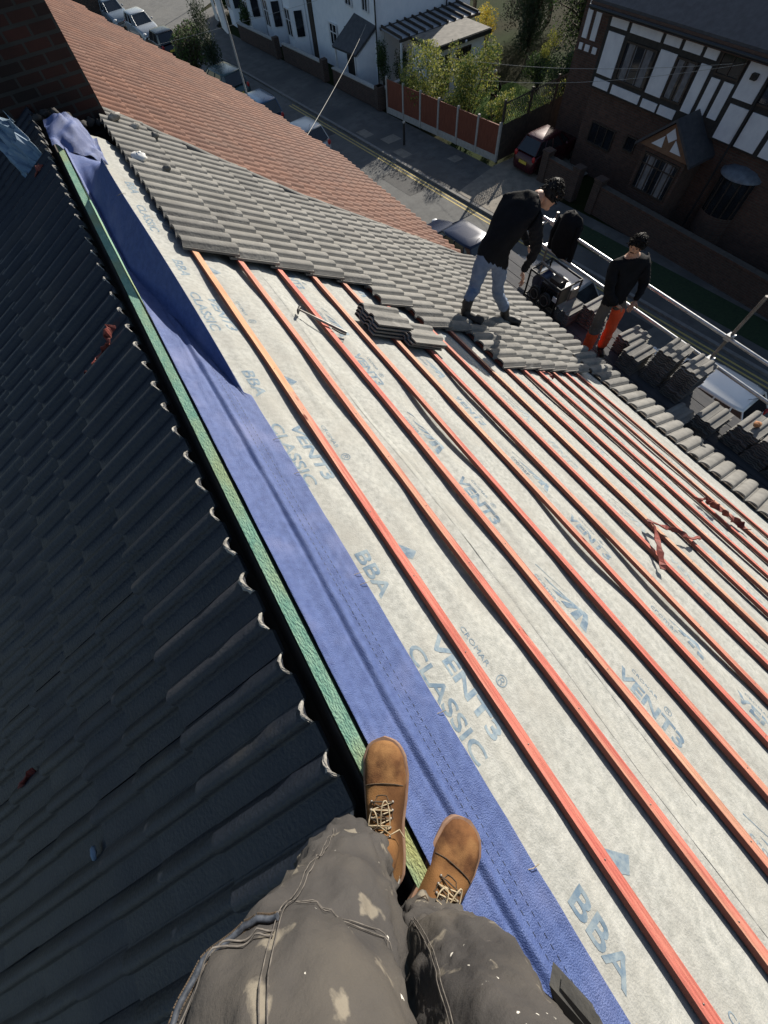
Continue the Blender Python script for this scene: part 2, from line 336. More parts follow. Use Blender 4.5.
def felt_text(mb,txt,size,s,ytop,length=None,bold=.0,mi=0):
    key=(txt,size,bold)
    if key not in FONT_CACHE: FONT_CACHE[key]=text_mesh(txt,size,bold)
    v,f,w=FONT_CACHE[key]; k=(length/w) if length else 1
    pts=[]
    for x,y in v:
        ss=s+y; yy=ytop-x*k; pts.append(RP(ss,yy,felt_g(ss,yy)+.0011))
    mb.add(pts,f,mi)
def felt_poly(mb,pts,mi=0):    # convex polygon in (s,y) filled as a small grid of strips
    if len(pts)==3: pts=pts+[pts[2]]
    a,b,c,d=pts; n=12; m=6; vs=[]
    for i in range(n+1):
        for j in range(m+1):
            t=i/n; u=j/m
            s=(a[0]*(1-t)+b[0]*t)*(1-u)+(d[0]*(1-t)+c[0]*t)*u; y=(a[1]*(1-t)+b[1]*t)*(1-u)+(d[1]*(1-t)+c[1]*t)*u
            vs.append(RP(s,y,felt_g(s,y)+.0011))
    mb.add(vs,[(i*(m+1)+j,i*(m+1)+j+1,(i+1)*(m+1)+j+1,(i+1)*(m+1)+j) for i in range(n) for j in range(m)],mi)
mb=MB()
for k in range(-3,4):
    y=.58+1.33*k
    felt_text(mb,'BBA',.095,.385,y,.24,.002)
    felt_poly(mb,[(.62,y-.02),(.70,y-.10),(.655,y-.13),(.62,y-.10)])     # tip of the roof mark past the batten
    yv=.10+1.33*k
    felt_text(mb,'VENT3',.10,.468,yv,.42,.003); felt_text(mb,'CLASSIC',.085,.36,yv+.02,.46,.0015)
    felt_text(mb,'CROMAR',.035,.655,yv-.02,.19,0); felt_text(mb,'\u00ae',.075,.65,yv-.26,.05,0)
for (sc,off,mi) in ((1.385,.0,0),(2.12,-.52,0),(2.83,.2,1),(3.5,-.35,1),(4.2,.3,1),(4.88,-.2,1)):
    for k in range(-3,4):
        y=.84+off+1.33*k
        felt_text(mb,'VENT3',.095,sc-.035,y,.38,.003,mi)
        if sc<2.5: felt_text(mb,'CROMAR',.03,sc+.07,y-.04,.16,0,mi); felt_text(mb,'\u00ae',.06,sc+.055,y-.24,.045,0,mi)
        yl=y+.62                                                           # striped roof mark
        felt_text(mb,'cromar',.05,sc-.045,yl-.02,.2,0,mi)
        ap=(sc+.10,yl-.30)
        for q in range(5):
            a=yl-.06-.075*q; 
            felt_poly(mb,[(sc+.012-.008*q,a),(sc+.012-.008*q,a-.045),(ap[0]-.018*(4-q)*.5,ap[1]-.05+.02*(4-q)),(ap[0]-.018*(4-q)*.5-.004,ap[1]+.02*(4-q)-.02)],mi)
        felt_poly(mb,[(sc+.02,yl+.02),(sc+.105,yl-.27),(sc+.112,yl-.30),(sc+.026,yl+.02)],mi)
mb.build('printed_lettering',['print','print_faint'],felt)

# dark lap lines of the felt widths
mb=MB()
for lap,ya,yb in ((1.07,-2.5,3.2),(2.35,-2.5,2.4),(3.6,-2.5,2.0),(1.23,-1.0,-.35)):
    n=90; pts=[]
    for j in range(n+1):
        y=ya+(yb-ya)*j/n; s=lap+.02*math.sin(y*2.2+lap)+.004*noise.noise(Vector((y*6,lap,0))); pts.append((s,y))
    vs=[]
    for s,y in pts: 
        vs+= [RP(s,y,felt_h(s,y)+.005),RP(s+.006,y,felt_h(s+.006,y)+.0012),RP(s-.03,y,felt_h(s-.03,y)+.0012)]
    mb.add(vs,[(3*i,3*i+1,3*i+4,3*i+3) for i in range(n)]+[(3*i,3*i+3,3*i+5,3*i+2) for i in range(n)],0,True)
mb.build('felt_lap','felt',felt)

# --- battens
for k,s in enumerate(BAT):
    mb=MB(); n=60; ya,yb=-4.2,5.58; w=.045; t=.026
    pts=[]
    for j in range(n+1):
        y=ya+(yb-ya)*j/n; ds_=.0035*noise.noise(Vector((y*.45,k*3.3,0)))+.0025*noise.noise(Vector((y*2.3,k*3.3,5))); h=.012+.004*noise.noise(Vector((y*.8,k*9.1,4)))
        pts.append([RP(s+ds_-w/2,y,h),RP(s+ds_+w/2,y,h),RP(s+ds_+w/2,y,h+t),RP(s+ds_-w/2,y,h+t)])
    for j in range(n):
        a,b=pts[j],pts[j+1]; orange=(k==0 and ya+(yb-ya)*j/n>1.55)
        mb.add(a+b,[(3,2,6,7)],1 if orange else 0); mb.add(a+b,[(0,4,7,3),(1,2,6,5),(0,1,5,4)],2)
    mb.add(pts[0]+pts[-1],[(0,1,2,3),(4,5,6,7)],2)
    y=-1.6+.2*random.random()
    while y<3.2:                                                       # nail heads
        for dy in (0,):
            c=Vector(RP(s+random.uniform(-.008,.008),y,.0395+.004*noise.noise(Vector((y*.8,k*9.1,4)))))
            mb.ell(c,(.0035,.0035,.001),3,6,3)
        y+=.38
    mb.build('batten',['batten','batten_orange','batten_side_shade','steel_dull'],house)
# short loose counter batten ends at the top
# --- green ridge board and painted shadow gap beside it
mb=MB(); n=70
for (w0,w1,h0,h1) in ((-.012,.031,-.12,.012),):
    rows=[]
    for j in range(n+1):
        y=-3.5+8.55*j/n; dx=.006*noise.noise(Vector((y*.7,1,1)))
        rows.append([(w0+dx,y,h0),(w1+dx,y,h0),(w1+dx,y,h1),(w0+dx,y,h1)])
    for j in range(n):
        mb.add(rows[j]+rows[j+1],[(3,2,6,7),(0,4,7,3),(1,2,6,5),(0,1,5,4)],0)
    mb.add(rows[0]+rows[-1],[(0,1,2,3),(4,5,6,7)],0)
mb.build('ridge_board','green',house)
mb=MB(); mb.prism([(-.13,-3.5,-.16),(-.013,-3.5,-.16),(-.013,-3.5,-.2),(-.13,-3.5,-.25)],(0,9.4,0)); mb.build('ridge_gap_shade','black',house)  # black strip painted as the shadow in the gap along the board

# --- blue ridge membrane; its outer edge is turned up further along
def crease(y): return .30-.25*min(1,max(0,(y-1.66)/1.25))
def mem_pt(u,y):
    # u 0..1 across
    wv=noise.noise(Vector((u*3,y*1.5,2)))
    s=.03+(.31+.006*math.sin(y*1.7))*u; fold=0
    seam=.155+.02*math.sin(y*1.3+.4)+.06*max(0,-y)*.6
    h=.006+.004*abs(wv)+.0025*noise.noise(Vector((u*12,y*9,4)))
    d=(s-seam); h+=.012*math.exp(-((d-.012)/.014)**2)-.006*math.exp(-((d+.01)/.01)**2)
    h+=.012*max(0,1-u*5)
    h+=.016+.003*max(0,.35-abs(noise.noise(Vector((s*16+y*.6,y*1.1,12)))))/.35+.003*max(0,.3-abs(noise.noise(Vector((s*10-y*2,y*3.1,22)))))/.3
    if y>1.66:
        c=crease(y)
        if s>c:
            P0=Vector(RP(c,y,.02)); xe=.272-.012*math.sin(y*2.1); d_=(s-c)/(.34-c); th_=R(42)+R(8)*noise.noise(Vector((0,y*.8,8)))
            dx=max(.0,xe-P0.x)*d_; k_=min(1,(y-1.66)/.12)*(1-max(0,min(1,(y-3.9)/.9)))
            return (P0.x+dx, y, P0.z+dx*math.tan(th_)*k_-dx*math.tan(PR)*(1-k_)+.006*noise.noise(Vector((d_*4,y*2.5,1))))
    return RP(s,y,h)
mb=MB(); nu,nv=60,300; Ya,Yb=-3.4,4.98
mb.add([mem_pt(i/nu,Ya+(Yb-Ya)*j/nv) for j in range(nv+1) for i in range(nu+1)],[(j*(nu+1)+i,j*(nu+1)+i+1,(j+1)*(nu+1)+i+1,(j+1)*(nu+1)+i) for j in range(nv) for i in range(nu)],0,True)
mem=mb.build('ridge_membrane','membrane',house)
sol=mem.modifiers.new('t','SOLIDIFY'); sol.thickness=.0015; sol.offset=-1
# stitch lines and staples
mb=MB()
for off in (.60,.70):
    y=-1.6
    while y<3.0:
        a=Vector(mem_pt(off,y))+Vector((.001,0,.002)); b=Vector(mem_pt(off,y+.013))+Vector((.001,0,.002))
        mb.tube([a,b],.0009,4,0); y+=.026
mb.build('stitching','zip',mem)
for y in (-1.0,-.62,-.13,.42,.47,1.06,1.3,3.32,-1.5):
    mb=MB(); a=Vector(mem_pt(.97,y))+Vector((0,0,.004)); mb.tube([a+Vector((-.03,.008,.004)),a+Vector((0,0,.010)),a+Vector((.022,-.004,.003))],.0013,5,0)
    mb.build('tie','lace',mem)
# crumpled membrane end against the chimney
mb=MB(); nu,nv=22,18
def crum(u,v):
    y=4.82+.36*v; s=-.05+.36*u; h=.03+.10*min(1,v*2.5)*math.sin(math.pi*min(1,u*1.1))+.05*noise.noise(Vector((u*5,v*4,3)))+.06*v
    return RP(s,y,h)
mb.add([crum(i/nu,j/nv) for j in range(nv+1) for i in range(nu+1)],[(j*(nu+1)+i,j*(nu+1)+i+1,(j+1)*(nu+1)+i+1,(j+1)*(nu+1)+i) for j in range(nv) for i in range(nu)],0,True)
mb.build('membrane_end','membrane',house)

# --- laid grey tiles on the sunny slope
prof=profile(.33,.040,.140,2,12,.72,.42)
def bound(s): # party line with the neighbour
    pts=[(0,6.25),(.63,6.25),(1.27,6.1),(1.67,5.95),(2.6,5.68),(4.0,5.65),(6.6,5.55)]
    for (a,ya),(b,yb) in zip(pts,pts[1:]):
        if s<=b: return ya+(yb-ya)*(s-a)/(b-a)
    return 5.55
starts=[3.36,3.36,3.33,3.31,3.30,2.98,2.55,2.52,2.15,2.12,2.10,2.08,2.05,1.98,1.70]
mb=MB()
for c in range(15):
    s0=.56+.345*c-.06; fn=RP
    y=3.36-.33*20
    if c==14: y0=-4.2; s0=5.61; 
    else: y0=starts[c]
    ys=[]; yy=3.36-.33*25
    while yy<bound(s0+.2)-.05:
        if yy>=y0-.12: ys.append(yy)
        yy+=.33
    for yy in ys:
        w=min(.33,bound(s0+.2)-yy)
        if w<.1: continue
        l=.42 if c<14 else .60
        if c==13 and yy<1.9: continue
        tile_to(mb,RP,s0+random.uniform(-.004,.004),yy+random.uniform(-.002,.002),.33,l,prof if w>.3 else [p for p in prof if p[0]<w+.01],.045 if c<14 else .035,.034 if c<14 else .075,.017,random.choice([0,0,1,2]),random.uniform(-.003,.003))
mb.build('laid_tiles',['tile','tile_b','tile_c'],house)
# --- verge strip along the party line
mb=MB(); pts=[]
for i in range(40):
    s=.3+6.2*i/39; pts.append(RP(s,bound(s)+.05,.06+.01*noise.noise(Vector((s*4,0,0)))))
mb.tube(pts,.05,7,0); mb.build('party_flashing','tile_b',house)
# --- dark tiles on the shaded slope
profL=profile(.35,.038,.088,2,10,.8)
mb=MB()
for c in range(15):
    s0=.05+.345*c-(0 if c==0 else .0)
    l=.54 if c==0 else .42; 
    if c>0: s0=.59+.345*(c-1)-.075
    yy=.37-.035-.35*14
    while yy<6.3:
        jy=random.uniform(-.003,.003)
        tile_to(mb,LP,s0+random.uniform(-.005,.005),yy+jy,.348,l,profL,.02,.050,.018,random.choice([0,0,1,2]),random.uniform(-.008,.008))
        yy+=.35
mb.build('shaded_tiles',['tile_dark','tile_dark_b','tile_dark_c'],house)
# broken mortar crust left on the roll heads by the ridge
yy=.37-.035-.35*10
while yy<4.9:
    for k in (0,1):
        yc=yy+.175*(k+1)-.037; mb=MB(); n1,n2=9,7; vs=[]
        wd=random.uniform(.034,.044); ln=random.uniform(.006,.018)
        for a in range(n1):
            t=a/(n1-1); yo=(t-.5)*2*wd; e1=ln*random.uniform(.5,1.5)
            for b in range(n2):
                u=b/(n2-1)
                rh=.02+.036*max(0,math.sin(math.pi*min(1,max(0,(yo+.044)/.088))))**.8
                vs.append(LP(.046+e1*u+random.uniform(-.0015,.0015),yc-.006+yo,rh+.007*math.sin(math.pi*u)+random.uniform(-.0015,.0015)))
        mb.add(vs,[(a*n2+b,a*n2+b+1,(a+1)*n2+b+1,(a+1)*n2+b) for a in range(n1-1) for b in range(n2-1)],0,False)
        o_=mb.build('mortar','mortar',house); o_.modifiers.new('t','SOLIDIFY').thickness=.006
    yy+=.35
# --- eaves: fascia and gutter
mb=MB()
e=RP(6.15,0,-.05); mb.box((e[0]-.05,WY0,e[2]-.25),(e[0]-.02,WY1,e[2]-.01)); 
n=8
vs=[];
for y in (WY0,WY1):
    for i in range(n+1):
        a=math.pi*i/n; vs.append((e[0]+.045-.06*math.cos(a),y,e[2]-.06-.06*math.sin(a)))
mb.add(vs,[(i,i+1,n+2+i,n+1+i) for i in range(n)],0,True)
gut=mb.build('gutter','fascia',house); sol=gut.modifiers.new('t','SOLIDIFY'); sol.thickness=.004

# --- chimney with flashing
mb=MB(); CH=(-1.5,6.12,.53,7.3)
mb.box((CH[0],CH[1],-2.2),(CH[2],CH[3],1.7)); mb.box((CH[0]-.05,CH[1]-.05,1.7),(CH[2]+.05,CH[3]+.05,1.95))
chim=mb.build('chimney','brickch',house)
for x in (-1.1,-.5,.1):
    mb=MB(); mb.tube([(x,6.8,1.95),(x,6.8,2.25),(x,6.8,2.3)],[.13,.11,.14],14); mb.build('chimney_pot','tile_red',chim)
n=24; rub_m=mat('rubble_dark',(.02,.02,.022),(.06,.055,.05),8,.95)
for i in range(n):
    x=-1.4+1.9*i/n; z=-.03+(-abs(x)*math.tan(PL) if x<0 else -x*math.tan(PR)); mb=MB()
    mb.ell((x,6.0+random.uniform(-.25,.08),z+random.uniform(.0,.06)),(random.uniform(.03,.07),random.uniform(.03,.06),random.uniform(.02,.05)),0,7,5,jit=.3)
    mb.build('mortar_lump',rub_m,chim)

# =================================================================== loose things on the roof
def ribbon(name,pts,w,label,cat,m='strap',twist=1.0,group=None,th=.004):
    mb=MB(); P=[Vector(p) for p in pts]; n=len(P); L_=[];
    fine=[]
    for i in range(n-1):
        for k in range(5): fine.append(P[i].lerp(P[i+1],k/5))
    fine.append(P[-1]); vs=[]
    for i,p in enumerate(fine):
        t=(fine[min(i+1,len(fine)-1)]-fine[max(i-1,0)]).normalized(); a=twist*math.sin(i*.45)*.8
        side=t.cross(Vector((0,0,1))); side=side.normalized() if side.length>1e-3 else Vector((1,0,0)); up=side.cross(t)
        d=(side*math.cos(a)+up*math.sin(a))*w*(.72+.2*math.sin(i*1.9)); p=p+Vector((0,0,.008*abs(math.sin(i*1.3))))
        nn=t.cross(d).normalized()*th
        vs+=[p-d+nn,p+d+nn,p+d-nn,p-d-nn]
    m_=len(fine)
    mb.add(vs,[(4*i+a,4*i+(a+1)%4,4*i+4+(a+1)%4,4*i+4+a) for i in range(m_-1) for a in range(4)]+[(0,1,2,3),(4*m_-4,4*m_-3,4*m_-2,4*m_-1)],0)
    o=mb.build(name,m); return tag(o,label,cat,group)
h=.055
ribbon('torn_strap',[RP(2.48,-.31,h),RP(2.60,-.20,h+.03),RP(2.80,-.06,h+.05),RP(2.86,.0,h+.03),RP(2.97,-.10,h+.03),RP(3.12,-.18,h+.03),RP(3.25,-.30,h+.02),RP(3.46,-.34,h)],.024,'long torn dark red strap bent in a V across the battens','strap')
ribbon('torn_strap',[RP(4.25,-.10,h),RP(4.33,-.14,h+.04),RP(4.28,-.22,h+.05),RP(4.42,-.30,h+.03),RP(4.38,-.40,h+.04),RP(4.55,-.48,h+.01),RP(4.62,-.60,h)],.045,'crumpled dark red strap bundle lying by the lower battens near the eaves','strap',twist=2)
ribbon('torn_strap',[RP(4.0,1.99,h),RP(4.02,1.93,h+.03),RP(4.08,1.86,h)],.02,'small red strap scrap by the edge of the laid grey tiles','strap')
ribbon('torn_strap',[LP(.13,2.49,.07),LP(.17,2.42,.09),LP(.23,2.41,.06),LP(.34,2.44,.05),LP(.40,2.40,.06),LP(.47,2.45,.05),LP(.52,2.38,.05)],.03,'torn red strap scrap on dark tiles just left of the green ridge board','strap',twist=2)
ribbon('torn_strap',[LP(1.80,.70,.06),LP(1.86,.66,.09),LP(1.93,.68,.06),LP(1.9,.62,.05)],.022,'small dark red strap scrap low on the shaded dark tiles','strap',twist=2)
ribbon('torn_strap',[LP(.15,4.9,.06),LP(.19,4.84,.08),LP(.25,4.86,.06)],.02,'red scrap on the shaded tiles below the brick chimney','strap')
mb=MB(); mb.ell(LP(1.40,.17,.065),(.012,.03,.008),0,8,5,jit=.3); mb.ell(LP(1.60,.20,.04),(.01,.006,.004),0,6,4,jit=.2)
tag(mb.build('plastic_scrap','bag'),'tiny pale blue plastic scrap on the shaded dark tiles','scrap')
# crumpled blue sheet by chimney
mb=MB(); nu=nv=12
def sh(u,v): return LP(.10+.26*u,5.05+.42*v,.06+.2*v+.09*noise.noise(Vector((u*4,v*4,1)))+.05*noise.noise(Vector((u*9,v*9,1))))
mb.add([sh(i/nu,j/nv) for j in range(nv+1) for i in range(nu+1)],[(j*(nu+1)+i,j*(nu+1)+i+1,(j+1)*(nu+1)+i+1,(j+1)*(nu+1)+i) for j in range(nv) for i in range(nu)],0,False)
o=mb.build('plastic_sheet','bag'); o.modifiers.new('t','SOLIDIFY').thickness=.003
tag(o,'crumpled blue-grey plastic sheet on the dark tiles at the foot of the chimney','plastic sheet')
# white mortar lump + brushes at the top of the laid tiles
mb=MB(); mb.ell(RP(.60,5.0,.10),(.055,.085,.035),0,14,9,jit=.14,rot=Matrix.Rotation(.5,3,'Z')); tag(mb.build('white_bag','white_lump'),'white rounded bag at the top corner of the laid grey tiles','bag')
mb=MB(); mb.ell(RP(.80,4.90,.11),(.04,.03,.022),0,10,7,jit=.15); tag(mb.build('rubble_lump','tile_b'),'small dark rubble lump just below the white bag on the tiles','rubble')
for i,(s,y,lab) in enumerate([(.62,6.05,'grey mortar lump at the chimney corner beside the red roof'),(.78,5.95,'pale grey mortar lump just down from the chimney corner'),(.95,5.9,'small dark mortar lump furthest down from the chimney corner')]):
    mb=MB(); mb.ell(RP(s,y,.11),(.07-.012*i,.04,.028),0,9,6,jit=.25); tag(mb.build('mortar_lump','mortar' if i<2 else 'tile_b'),lab,'mortar')
# hammer lying between battens
ham=thing('hammer','steel hammer with a worn handle lying across a batten below the laid tiles','hammer',RP(1.05,2.72,.05))
mb=MB(); a=Vector(RP(1.09,2.62,.065)); b=Vector(RP(1.40,2.38,.05)); d=(b-a)
mb.tube([a,a+d*.3,a+d*.7,b],[.007,.009,.011,.013],8); mb.build('handle','steel_dull',ham)
mb=MB(); sd=Vector(RP(0,0,0)); q=d.cross(Vector((math.sin(PR),0,math.cos(PR)))).normalized()
mb.tube([a-q*.035,a-q*.012,a+q*.018],[.016,.012,.012],8); mb.tube([a+q*.018,a+q*.04-Vector((0,0,.008)),a+q*.055-Vector((0,0,.02))],[.012,.009,.004],6); mb.build('head','bootblack',ham)
mb=MB(); mb.tube([b-d*.3+q*.04,b-d*.12+q*.05,b+q*.035],[.005,.006,.005],6); tag(mb.build('nail_bar','bootblack'),'thin dark bar lying right beside the hammer','tool')

# --- loose roof tiles: one mesh, many individuals
def tile_mesh(mi):
    mb=MB(); idf=lambda a,b,hh: (a,b,hh)
    tile_to(mb,idf,-.21,-.165,.33,.42,profile(.33,.024,.085,2,8,.8,.5),.013,0,.013,0)
    n=1; mb.add([(-.21,-.165,0),(.21,-.165,0),(.21,.165,0),(-.21,.165,0)],[(0,1,2,3)],0)
    o=mb.build('roof_tile',mi); me=o.data; bpy.data.objects.remove(o); return me
TM=[tile_mesh(k) for k in ('tile','tile_b','tile_c')]
def put_tile(mtx,label,group):
    o=bpy.data.objects.new('roof_tile',random.choice(TM)); COL.objects.link(o); o.matrix_world=mtx; return tag(o,label,'roof tile',group)
def frameR(s,y,hh,ang):
    bx=Vector((math.cos(PR),0,-math.sin(PR))); by=Vector((0,1,0)); bz=Vector((math.sin(PR),0,math.cos(PR)))
    m=Matrix((bx,by,bz)).transposed().to_4x4(); m=m@Matrix.Rotation(ang,4,'Z'); m.translation=Vector(RP(s,y,hh)); return m
for k in range(4):
    put_tile(frameR(1.90+.012*k,2.56+.012*k,.043+.025*k,R(-2+1.2*k)),['bottom','second lowest','second highest','top'][k]+' grey tile in the small pile resting on the battens by the hammer','loose tiles piled on the battens')
for k in range(3):
    put_tile(frameR(2.24+.012*k,2.44-.012*k,.043+.025*k,R(-4+2*k)),['bottom','middle','top'][k]+' grey tile of the pile of three just downslope of the small pile','loose tiles piled on the battens')
# a second small loose tile group near party line handled as laid tiles

# =================================================================== SCAFFOLD
BZ=-3.72
scf=thing('scaffold','galvanised tube scaffold with two guard rails and boards along the eaves','scaffold',(6.2,1,BZ))
for i in range(5):
    mb=MB(); x=5.50+.235*i; mb.box((x,-6,BZ-.04),(x+.225,6.2,BZ+.0+.002*i)); mb.build('board','board',scf)
RX=6.75
for z in (-2.91,-3.33):
    mb=MB(); mb.tube([(RX,-6,z),(RX,5.35,z)],.025,10); mb.build('guard_rail','steel',scf)
for y in (1.42,5.1,-2.3):
    mb=MB(); mb.tube([(RX+.055,y,G),(RX+.055,y,-2.28 if y==1.42 else (-2.75 if y>3 else -2.3))],.0245,10); st=mb.build('upright','steel_dull',scf)
    for z in (-2.91,-3.33):
        m2=MB(); m2.obox((RX+.03,y,z),(.10,.09,.075)); m2.tube([(RX-.03,y-.05,z+.05),(RX+.05,y-.05,z+.05)],.012,6); m2.build('coupler','steel',st)
mb=MB(); mb.tube([(5.3,5.25,-2.95),(RX+.1,5.25,-2.95)],.0245,8); mb.build('guard_rail','steel',scf)
# tile stacks on the boards
stacks=[ # x, y, n, name
 (6.33,1.78,16,'tall tile stack between the man in orange and the scaffold post'),
 (6.33,1.36,16,'tall tile stack right beside the scaffold post'),
 (6.20,2.20,9,'low tile stack just right of the man in orange trousers'),
 (6.42,2.50,8,'low uneven tile stack behind the man in orange trousers'),
 (6.08,.66,9,'short tile stack just past the scaffold post'),
 (5.82,.98,5,'very low tile stack on the inner boards in front of the scaffold post'),
 (6.30,.22,11,'tile stack with an orange rag on top'),
 (6.30,-.14,12,'tile stack just past the orange rag at the picture edge'),
 (6.28,-.50,12,'tile stack at the right picture edge'),
 (6.30,-.88,11,'last tile stack past the right picture edge'),
 (6.42,3.35,10,'tile stack between the black machine and the man in orange'),
 (6.15,3.68,7,'low tile stack just in front of the black machine'),
]
for x,y,n,nm in stacks:
    a0=R(random.uniform(-3,3))
    for k in range(n):
        m=Matrix.Rotation(a0+R(random.uniform(-2.5,2.5)),4,'Z'); m.translation=Vector((x+random.uniform(-.012,.012),y+random.uniform(-.01,.01),BZ+.012+.0355*k))
        put_tile(m,('dark grey roof tile on top of the ' if k==n-1 else 'dark grey roof tile within the ')+nm,'tiles in the '+nm)
mb=MB(); mb.ell((6.25,.22,BZ+.012+.0355*11+.03),(.06,.05,.03),0,9,6,jit=.25); tag(mb.build('rag','rust'),'small crumpled orange-brown rag on top of a tile stack','rag')

# black engine hoist on the scaffold
eng=thing('hoist_engine','black engine hoist with two belt wheels and cooling cylinder on the scaffold boards','hoist engine',(6.3,4.3,BZ))
ex,ey,ez=6.15,4.22,BZ
mb=MB()
for dx in (-.25,.25):
    for dy in (-.38,.38): mb.tube([(ex+dx,ey+dy,ez),(ex+dx,ey+dy,ez+.55)],.018,7)
    mb.tube([(ex+dx,ey-.38,ez+.55),(ex+dx,ey+.38,ez+.55)],.018,7); mb.tube([(ex+dx,ey-.38,ez+.08),(ex+dx,ey+.38,ez+.08)],.018,7)
for dy in (-.38,.38): mb.tube([(ex-.25,ey+dy,ez+.55),(ex+.25,ey+dy,ez+.55)],.018,7); mb.tube([(ex-.25,ey+dy,ez+.08),(ex+.25,ey+dy,ez+.08)],.018,7)
mb.build('frame','black',eng)
mb=MB(); mb.box((ex-.16,ey-.28,ez+.1),(ex+.18,ey+.12,ez+.42)); mb.box((ex-.1,ey-.2,ez+.42),(ex+.1,ey+.02,ez+.52)); 
for q in range(7): mb.box((ex-.2,ey-.26+.05*q,ez+.14),(ex-.165,ey-.24+.05*q,ez+.38))
mb.build('engine_block','fascia',eng)
mb=MB(); mb.tube([(ex-.1,ey+.26,ez+.28),(ex+.16,ey+.26,ez+.28)],.15,16); mb.build('fuel_tank',mat('tank_navy',(.012,.018,.05),(.02,.03,.07),6,.25),eng)
for dy in (-.12,.14):
    mb=MB(); mb.tube([(ex-.27,ey+dy,ez+.22),(ex-.22,ey+dy,ez+.22)],.13,20); mb.tube([(ex-.285,ey+dy,ez+.22),(ex-.27,ey+dy,ez+.22)],.045,12); w=mb.build('belt_wheel','rubber',eng)
    mb=MB(); 
    for a in range(16):
        t0=2*math.pi*a/16; t1=2*math.pi*(a+1)/16; mb.tube([(ex-.274,ey+dy+.09*math.cos(t0),ez+.22+.09*math.sin(t0)),(ex-.274,ey+dy+.09*math.cos(t1),ez+.22+.09*math.sin(t1))],.007,5)
    mb.build('wheel_rim','steel_dull',w)
mb=MB(); mb.tube([(ex-.05,ey+.36,ez+.62),(ex-.05,ey+.1,ez+.60),(ex-.02,ey-.3,ez+.58)],.02,8); mb.obox((ex+.12,ey-.4,ez+.35),(.2,.03,.2)); mb.build('handle','steel_dull',eng)
mb=MB(); mb.obox((ex-.262,ey-.33,ez+.36),(.012,.1,.08)); mb.build('data_plate','winframe',eng)

# black jacket hung over the far scaffold upright
mb=MB(); n=16; vs=[]; rings=[(-2.62,.05),(-2.66,.14),(-2.78,.20),(-2.95,.21),(-3.12,.20),(-3.27,.17)]
cx,cy=RX+.02,4.75
for z,r in rings:
    for i in range(n):
        a=2*math.pi*i/n; rr_=r*(1+.45*noise.noise(Vector((math.cos(a)*2,math.sin(a)*2,z*3)))+.08*math.sin(5*a+z*4)); vs.append((cx+rr_*math.cos(a)*.8,cy+rr_*math.sin(a)*1.25,z+.03*math.sin(3*a)))
mb.add(vs,[(j*n+i,j*n+(i+1)%n,(j+1)*n+(i+1)%n,(j+1)*n+i) for j in range(len(rings)-1) for i in range(n)]+[tuple(range(n))],0,True)
for sgn in (-1,1): mb.tube([(cx,cy+.2*sgn,-2.75),(cx-.04,cy+.27*sgn,-3.0),(cx,cy+.26*sgn,-3.3)],[.06,.055,.05],8)
tag(mb.build('hanging_jacket','jacket'),'black padded jacket hung over the scaffold rail behind the stooping worker','jacket')

